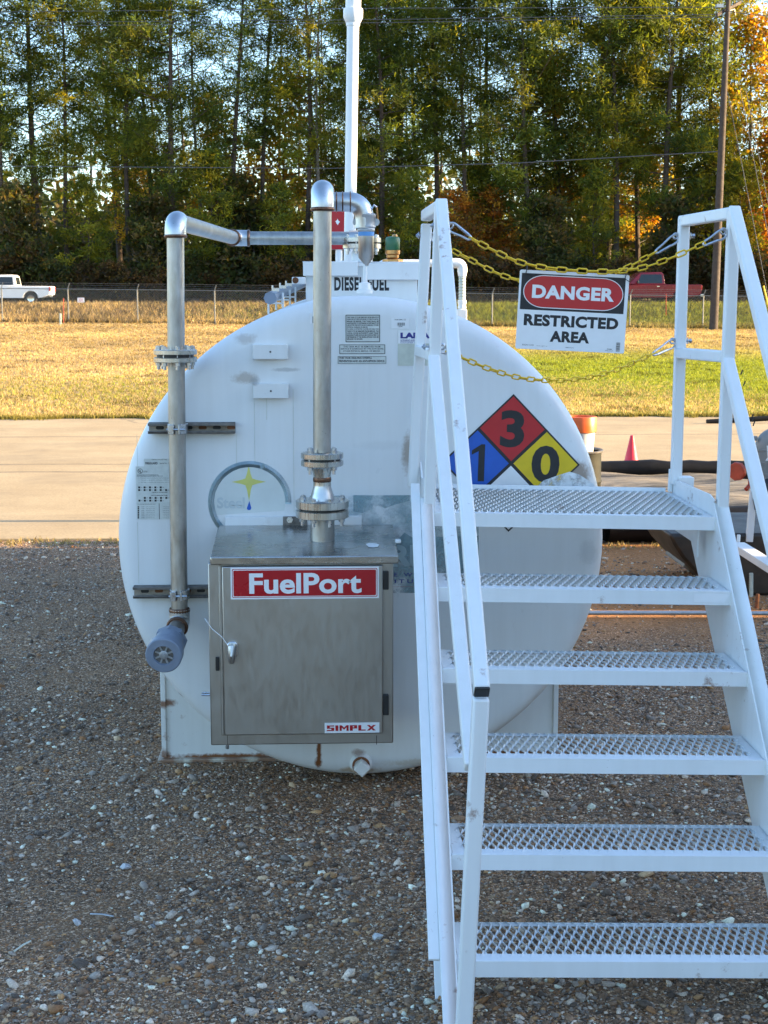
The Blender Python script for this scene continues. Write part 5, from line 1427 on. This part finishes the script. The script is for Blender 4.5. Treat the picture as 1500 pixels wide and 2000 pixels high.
d = (tL1-tL0).normalized()
MB().bar(tL1-d*.002, tL1+d*.006, TW*.98, TW*.98, Vector((1, 0, 0))).build('end_plug', M['black'], st_root, bevel=.003)
lL0 = A(847, 700, YA-.02); lL1 = slope_pt(lL0, 921, 1500)
rail(lL0, lL1)
tR0 = A(1434, 414, YA-.015); q_ = slope_pt(tR0, 1485, 618); dR = (q_-tR0).normalized()
tR1 = tR0+dR*(tL1-tL0).length; rail(tR0-dR*.012, tR1)
MB().bar(tR1, tR1+dR*.008, TW*.98, TW*.98, Vector((1, 0, 0))).build('end_plug', M['black'], st_root, bevel=.003)
lR0 = A(1421, 705, YA-.02); q_ = slope_pt(lR0, 1488, 980); dR2 = (q_-lR0).normalized()
lR1 = lR0+dR2*(lL1-lL0).length; rail(lR0, lR1)
# lower posts from the rail ends down to the ground
Yp = tL1.y+.012
g0 = A(906, 2000, Yp); t0 = A(939, 1362, Yp); gd = (g0-t0)*(t0.z/(t0.z-g0.z)); 
MB().bar(t0, t0+gd, TW*1.05, TW*1.05).build('lower_post', ST, st_root, bevel=.006, seg=3)
MB().bar(tR1+Vector((0, .012, -.03)), Vector((tR1.x-.05, tR1.y+.012, 0)), TW, TW).build('lower_post', ST, st_root, bevel=.006, seg=3)
# scuffs: black nicks on the right lower rail
m = MB()
for y in (726, 748, 812, 818, 826):
    c = slope_pt(lR0, 1443+(y-726)*.235, y); m.box(c+Vector((.004, -.0195, 0)), (.004, .001, .016), Matrix.Rotation(.3, 3, 'Y'))
m.build('paint_nicks', M['ink'], st_root)

# eye bolts
def eye(p, s, nut):
    m = MB()
    ring = [p+Vector((s*.013+.0095*math.cos(t), 0, .0095*math.sin(t))) for t in np.linspace(0, 2*math.pi, 15)]
    m.tube(ring, .0032, 8, caps=False); m.tube([p+Vector((s*.004, 0, 0)), p-Vector((s*.050, 0, 0))], .0035, 8)
    m.lathe([(.009, 0), (.009, .008)], p-Vector((s*.046 if s > 0 else s*.046, 0, 0)), 'x', 6)
    m.lathe([(.012, -.001), (.012, .001)], p-Vector((s*.040, 0, 0)), 'x', 12)
    return m.build('eye_bolt', M['zinc'], st_root)
eyes = {'lf': A(871, 441, YA), 'lr': A(840, 460, YBk), 'rf': A(1421, 452, YA), 'rr': A(1327, 461, YBk), 'rl': A(1321, 666, YBk), 'll': A(854, 677, YA)}
for k, p in eyes.items(): eye(p, 1 if k[0] == 'l' else -1, 0)

# ================================================================== CHAINS
lk = MB(); Lk, Wk, rw_ = .040, .0205, .0028
pts = []
for k in range(20):
    t = 2*math.pi*k/20; c, s = math.cos(t), math.sin(t)
    pts.append(Vector((c*(Wk/2-rw_)+math.copysign((Lk-Wk)/2, c), s*(Wk/2-rw_), 0)))
pts.append(pts[0].copy())
lk.tube(pts, rw_, 8, caps=False)
lobj = lk.build('link', M['chain'], None, local=True, smooth=70); link_me = lobj.data; bpy.data.objects.remove(lobj)
def spline(P, n=24):
    P = [Vector(p) for p in P]; out = []
    for i in range(len(P)-1):
        p0 = P[max(0, i-1)]; p1 = P[i]; p2 = P[i+1]; p3 = P[min(len(P)-1, i+2)]
        for k in range(n):
            t = k/n; out.append(.5*((2*p1)+(p2-p0)*t+(2*p0-5*p1+4*p2-p3)*t*t+(3*p1-p0-3*p2+p3)*t**3))
    out.append(P[-1]); return out
def carabiner(parent, a, b):
    a, b = Vector(a), Vector(b); d = b-a; L = d.length; d.normalize()
    n = Vector((0, 1, 0)); n = (n-d*n.dot(d)).normalized(); u = n.cross(d)
    prof = [(0, .0), (.02, .26), (.13, .40), (.30, .40), (.62, .26), (.90, .20), (1.0, .08), (1.0, -.10), (.90, -.20), (.62, -.26), (.30, -.40), (.13, -.40), (.02, -.26), (0, 0)]
    P = spline([a+d*(x*L)+u*(y*.034) for x, y in prof], 4)
    o = MB().tube(P, .0036, 8, caps=False).build('snap_hook', M['zinc'], parent, smooth=80)
    MB().tube([a+d*(.40*L)+u*(-.34*.034), a+d*(.86*L)+u*(-.21*.034)], .0044, 8).build('gate', M['zinc'], o)
    return o
def chain(name, label, path, hooks):
    P = spline(path); pitch = Lk-2*rw_-.0022
    root = thing(name, label, 'chain', P[0], 'yellow plastic chains across the top of the stairs')
    # arc length samples
    acc = [0.0]
    for a, b in zip(P[:-1], P[1:]): acc.append(acc[-1]+(b-a).length)
    n = max(2, int(acc[-1]/pitch)); j = 0
    for i in range(n):
        s = (i+.5)*acc[-1]/n
        while acc[j+1] < s: j += 1
        t = (s-acc[j])/(acc[j+1]-acc[j]); p = P[j].lerp(P[j+1], t); d = (P[j+1]-P[j]).normalized()
        z = Vector((0, 1, 0)); z = (z-d*z.dot(d)).normalized(); y = z.cross(d)
        ang = R(12 if i % 2 else 78)+rng.normal(0, .10)
        y2 = y*math.cos(ang)+z*math.sin(ang); z2 = d.cross(y2)
        o = bpy.data.objects.new('link', link_me); COL.objects.link(o); o.parent = root
        o.matrix_local = Matrix.Translation(p-P[0]) @ Matrix((d, y2, z2)).transposed().to_4x4()
    for a, b in hooks: carabiner(root, a, b)
    return root
YCH = YA-.012
fr_pts = [A(917, 464, YCH), A(948, 481, YCH), A(1001, 507, YCH-.006), A(1039, 518, YCH-.012), A(1078, 525, YCH-.016), A(1115, 528, YCH-.016), A(1152, 530, YCH-.016), A(1200, 530, YCH-.012), A(1253, 523, YCH), A(1308, 505, YCH), A(1356, 484, YCH), A(1377, 475, YCH)]
chain('chain', 'yellow chain hung between the front posts and carrying the danger sign', fr_pts, [(A(877, 440, YA), A(919, 466, YCH)), (A(1417, 454, YA), A(1374, 477, YCH))])
YR2 = YBk-.01
rr_pts = [A(868, 479, YR2), A(878, 486, YR2), A(924, 510, YR2), A(972, 534, YR2), A(1013, 547, YR2), A(1090, 560, YR2), A(1160, 552, YR2), A(1226, 522, YR2), A(1256, 506, YR2), A(1282, 492, YR2)]
chain('chain', 'upper yellow chain between the rear posts passing behind the danger sign', rr_pts, [(A(846, 461, YBk), A(870, 480, YR2)), (A(1324, 462, YBk), A(1281, 493, YR2))])
cy = lambda t: YA*(1-t)+YR2*t
lw = [(872, 686), (900, 698), (960, 722), (1020, 738.5), (1085, 743), (1150, 737), (1210, 720), (1278, 690)]
chain('chain', 'lowest yellow chain sagging below the danger sign', [A(x, y, cy((x-860)/460)) for x, y in lw], [(A(859, 678, YA), A(874, 688, cy(.03))), (A(1318, 668, YBk), A(1276, 692, cy(.9)))])

# ================================================================== DANGER SIGN
YS = YA+.012
c_tl, c_tr, c_br, c_bl = A(1019, 526, YS), A(1231, 538, YS), A(1217, 690, YS), A(1003, 681, YS)
su = ((c_tr-c_tl)+(c_br-c_bl)).normalized(); sv = ((c_tl-c_bl)+(c_tr-c_br)); sv = (sv-su*sv.dot(su)).normalized()
sw, sh = ((c_tr-c_tl).length+(c_br-c_bl).length)/2, ((c_tl-c_bl).length+(c_tr-c_br).length)/2
sf = FR((c_tl+c_tr+c_br+c_bl)/4-su*sw/2+sv*sh/2, su, sv)
def sa_(a): return a*sw
def sb_(b): return -b*sh
sg = thing('danger_sign', 'white red and black danger restricted area sign hung slightly tilted from the yellow chain', 'sign', sf.P(sw/2, -sh/2))
m = MB(); rect(m, sf, 0, sw, -sh, 0, 0, .002, .006); m.build('panel', M['decal'], sg, bevel=.0006)
m = MB(); rect(m, sf, sa_(.019), sa_(.968), sb_(.498), sb_(.040), .002, .0024); m.build('black_field', M['ink'], sg)
def stadium(x0, x1, z0, z1, k=1.0):
    hz_ = (z1-z0)/2; hx = hz_*1.28*k; cz = (z0+z1)/2
    return [(x1-hx+hx*math.cos(t), cz+hz_*math.sin(t)) for t in np.linspace(-math.pi/2, math.pi/2, 22)]+[(x0+hx-hx*math.cos(t), cz-hz_*math.sin(t)) for t in np.linspace(-math.pi/2, math.pi/2, 22)]
m = MB(); m.prism(stadium(sa_(.040), sa_(.955), sb_(.470), sb_(.056)), sf.P, .0024, .0027); m.build('oval_border', M['decal'], sg)
m = MB(); m.prism(stadium(sa_(.0475), sa_(.9475), sb_(.460), sb_(.066)), sf.P, .0027, .0030); m.build('red_oval', M['red_sign'], sg)
m = MB(); text(m, 'DANGER', sf, sa_(.121), sa_(.872), sb_(.350), sb_(.178), .0033, .045, 1.06); m.build('lettering', M['decal'], sg, smooth=0)
m = MB(); text(m, 'RESTRICTED', sf, sa_(.062), sa_(.928), sb_(.700), sb_(.552), .0024, .050, 1.08); text(m, 'AREA', sf, sa_(.309), sa_(.671), sb_(.893), sb_(.752), .0024, .050, 1.08)
text(m, 'SIGN CO', sf, sa_(.06), sa_(.165), sb_(.955), sb_(.937), .0024); text(m, 'www.signs.us', sf, sa_(.19), sa_(.29), sb_(.958), sb_(.947), .0024); text(m, 'MADE IN U.S.A.', sf, sa_(.46), sa_(.535), sb_(.962), sb_(.950), .0024)
text(m, '92489', sf, sa_(.84), sa_(.885), sb_(.958), sb_(.946), .0024, .03); text(m, 'PRN-414-A', sf, sa_(.825), sa_(.895), sb_(.977), sb_(.966), .0024)
for k in range(11): rect(m, sf, sa_(.922), sa_(.958), sb_(.862+k*.0105), sb_(.862+k*.0105+(.004, .007, .0055)[k % 3]), .002, .0025)
m.build('lettering', M['ink'], sg, smooth=0)
for a, b in ((.05, .03), (.955, .035)):
    c = sf.P(sa_(a), sb_(b)); m = MB()
    m.tube([c+Vector((0, -.006, -.006)), c+Vector((.004, -.010, .010)), c+Vector((.006, .0, .026)), c+Vector((.004, .010, .010)), c+Vector((0, .006, -.006))], .0016, 6)
    m.tube([c+Vector((0, -.006, -.004)), c+Vector((.016 if a > .5 else .022, -.012, -.014 if a > .5 else -.010))], .0012, 5)
    m.build('cable_tie', M['black'], sg)

# ================================================================== THINGS BEHIND ON THE RIGHT
def T(x, Y): return (x-624)/2918.0*Y
# drum and bucket
dY = 11.06; dr_ = .235; dx_ = T(1181, dY)-dr_; dzt = A(1160, 880, dY-dr_*.5).z
dm = thing('drum', 'dark olive steel drum behind the right edge of the tank', 'drum', (dx_, dY, 0))
MB().lathe([(dr_-.012, 0), (dr_-.002, .012), (dr_-.006, .03), (dr_-.008, dzt*.32), (dr_, dzt*.335), (dr_-.008, dzt*.35), (dr_-.008, dzt*.65), (dr_, dzt*.665), (dr_-.008, dzt*.68), (dr_-.008, dzt-.03), (dr_-.008, dzt-.018), (0, dzt-.018)], (dx_, dY, 0), 'z', 48).build('body', M['drum'], dm)
MB().lathe([(dr_-.008, dzt-.025), (dr_+.006, dzt-.014), (dr_+.008, dzt-.004), (dr_, dzt), (dr_-.010, dzt-.006), (dr_-.010, dzt-.018)], (dx_, dY, 0), 'z', 48).build('rim', M['dark_steel'], dm)
bY = 11.0; bxr = T(1169, bY); br_ = .128; bz = dzt-.018; bx_ = bxr-br_
hB = A(1150, 813, bY).z-bz
bk = thing('bucket', 'white plastic bucket with an orange lid standing on the dark drum', 'bucket', (bx_, bY, bz))
MB().lathe([(br_*.80, 0), (br_*.82, .004), (br_*.90, hB*.60), (br_*.93, hB*.62), (br_*.92, hB*.9), (0, hB*.9)], (bx_, bY, bz), 'z', 36).build('body', M['pvc'], bk)
MB().lathe([(br_*.93, hB*.56), (br_, hB*.58), (br_, hB*.96), (br_*.96, hB), (br_*.84, hB), (br_*.82, hB*.95), (0, hB*.95)], (bx_, bY, bz), 'z', 36).build('lid', M['orange'], bk)
# cone
cY = 15.6; cx_ = T(1240, cY); ch = A(1240, 850, cY).z
cn = thing('traffic_cone', 'pink red traffic cone standing on the concrete beyond the black berm', 'traffic cone', (cx_, cY, 0.018))
MB().lathe([(.088, .03), (.084, .04), (.018, ch-.022), (.013, ch-.018), (0, ch-.018)], (cx_, cY, 0.018), 'z', 32).build('body', M['cone'], cn)
MB().box((cx_, cY, .033), (.25, .25, .026)).build('base', M['cone'], cn, bevel=.012)
# containment berm
t = NT('dusty_liner'); o_ = t.tc.outputs['Object']
mp = t.new('ShaderNodeMapping'); t.link(o_, mp.inputs[0]); mp.inputs['Scale'].default_value = (.6, 3.0, 1)
c = t.ramp(t.noise(1.6, 6, .72, mp.outputs[0], 1.2), [(.36, (.02, .019, .018)), (.47, (.16, .13, .09)), (.6, (.32, .26, .18)), (.75, (.24, .20, .15))])  # tan dust, with the liner's dark shadow streaks put into the colour
t.bump(t.noise(3, 5, .6, mp.outputs[0], 1.5), .8, .05); M['dusty'] = t.set(c, .8)
b0x, b1x, bY0, bY1 = T(1190, 11.1), 9.5, 11.06, 15.0
berm = thing('containment_berm', 'low black spill containment berm with a dusty liner across the road edge', 'berm', (b0x, bY0, 0))
def wobble(a, b, r, n=40, amp=.008):
    P = []
    for k in range(n+1):
        p = Vector(a).lerp(Vector(b), k/n); P.append(p+Vector((0, amp*math.sin(k*1.3), amp*.7*math.sin(k*.9+1)+amp*.5*math.sin(k*2.7))))
    return MB().tube(P, [r*(1+.06*math.sin(k*1.9)+.05*math.sin(k*3.1+2)) for k in range(n+1)], 18)
wobble((b0x, bY0, .135), (b1x, bY0, .135), .140).build('front_wall', M['liner'], berm)
wobble((b0x-.3, bY1, .085), (b1x, bY1, .085), .085).build('back_wall', M['liner'], berm)
wobble((b0x, bY0, .12), (b0x-.3, bY1, .09), .11, 16).build('side_wall', M['liner'], berm)
nx, ny = 60, 30
gx_, gy_ = np.meshgrid(np.linspace(b0x-.2, b1x, nx), np.linspace(bY0+.05, bY1, ny))
gz_ = .05+.012*np.sin(gx_*7+gy_*3)+.012*np.sin(gy_*9+np.sin(gx_*2.2)*2)
i_ = np.arange((ny-1)*nx).reshape(ny-1, nx)[:, :-1].ravel()
org = np.array(origin(berm)[:])
np_mesh('liner_floor', np.stack([gx_.ravel(), gy_.ravel(), gz_.ravel()], 1)-org, np.stack([i_, i_+1, i_+1+nx, i_+nx], 1), M['dusty'], parent=berm, smooth=True)
# hose far on the road
h0, h1 = A(1380, 824, 21.0), A(1640, 812, 21.0)
tag(MB().tube([h0, h0.lerp(h1, .5)+Vector((0, 0, .01)), h1], .036, 12).build('hose', M['liner']), 'black hose stretched above the far side of the concrete at the right edge', 'hose')
# conduit pipe lying on the gravel
tag(MB().tube([AZ(1100, 1197, .03), AZ(1390, 1197, .03), AZ(1680, 1199, .03)], .013, 12).build('ground_pipe', M['cast']), 'thin grey pipe lying along the gravel behind the stairs', 'pipe')
# pump skid
sk = thing('pump_skid', 'pump skid with dark tub, white frame and grey elbow pipe at right edge', 'pump skid', (T(1450, 9.2), 9.2, 0))
zT = A(1296, 1028, 9.3).z
poly = [(T(1297, 9.3), zT), (T(1306, 9.3), zT-.065), (T(1325, 9.3), .24), (T(1372, 9.3), .08), (T(1425, 9.3), .0), (T(1760, 9.3), 0), (T(1760, 9.3), zT)]
tubm = MB().prism(poly, lambda a, b, q: Vector((a, 9.0+q, b)), 0, .9).build('tub', M['dirty_liner'], sk, bevel=.02)
MB().bar(A(1467, 1168, 8.98), A(1467, 1119, 8.98), .024, .02).build('rib', M['cream'], tubm, bevel=.004)
MB().box(A(1345, 1098, 9.3)+Vector((.02, .2, -.02)), (.12, .5, .07), Matrix.Rotation(.5, 3, 'Y')).build('runner', M['grey_paint'], sk, bevel=.006)
MB().tube([A(1478, 1188, 8.6), A(1480, 1160, 8.6)], .012, 8).build('stake', M['rusty'], sk)
fr0, fr1 = A(1441, 1066, 8.8), A(1530, 1122, 8.0)
MB().bar(fr0, fr1, .085, .045, Vector((1, .6, 0))).build('frame_rail', M['white'], sk, bevel=.004)
MB().bar(A(1441, 1070, 8.82), A(1443, 1044, 8.82), .022, .012).build('frame_lug', M['white'], sk, bevel=.005)
MB().bar(A(1462, 1062, 9.1), A(1540, 1062, 9.1), .03, .06, Vector((0, 1, 0))).build('cross_rail', M['white'], sk, bevel=.004)
MB().bar(A(1463, 1058, 9.0), A(1472, 955, 9.0), .042, .03).build('support_post', M['white'], sk, bevel=.003)
ep = fillet([A(1491, 940, 9.0), A(1491, 852, 9.0), A(1580, 852, 9.0)], .10, 10)
MB().tube(ep, .058, 24).build('elbow_pipe', M['grey_paint'], sk)
for y in (878, 902, 925): 
    c = A(1491, y, 9.0); MB().lathe([(.058, -.006), (.0615, -.004), (.0615, .004), (.058, .006)], c, 'z', 24).build('pipe_joint', M['grey_paint'], sk)
MB().box(A(1474, 856, 8.98), (.03, .03, .028)).build('pipe_lug', M['grey_paint'], sk, bevel=.004)
MB().lathe([(.07, -.16), (.085, -.10), (.085, .0), (.06, .04)], A(1496, 945, 9.0), 'z', 24).build('valve_body', M['black'], sk)
v0, v1 = A(1438, 921, 8.85), A(1500, 925, 9.05)
dv = (v1-v0).normalized(); Mv = dv.to_track_quat('Z', 'Y').to_matrix()
MB().lathe([(.040, .008), (.036, .03), (.042, .05), (.042, .3)], v0, 'z', 20, M=Mv).build('suction_pipe', M['black'], sk)
Mv2 = (dv+Vector((0, .28, .16))).normalized().to_track_quat('Z', 'Y').to_matrix()
MB().lathe([(.0, -.006), (.053, -.006), (.057, .0), (.057, .022), (.05, .026), (0, .026)], v0, 'z', 9, M=Mv2).build('red_cap', M['red_paint'], sk)
MB().tube([A(1466, 930, 8.9), A(1464, 948, 8.9), A(1457, 956, 8.88)], [.016, .012, .013], 10).build('drain_cock', M['red_paint'], sk)
MB().tube([A(1509, 870, 8.7), A(1499, 872, 8.7), A(1501, 895, 8.7), A(1497, 899, 8.7), A(1515, 898, 8.7)], .006, 8).build('tag_wire', M['white'], sk)
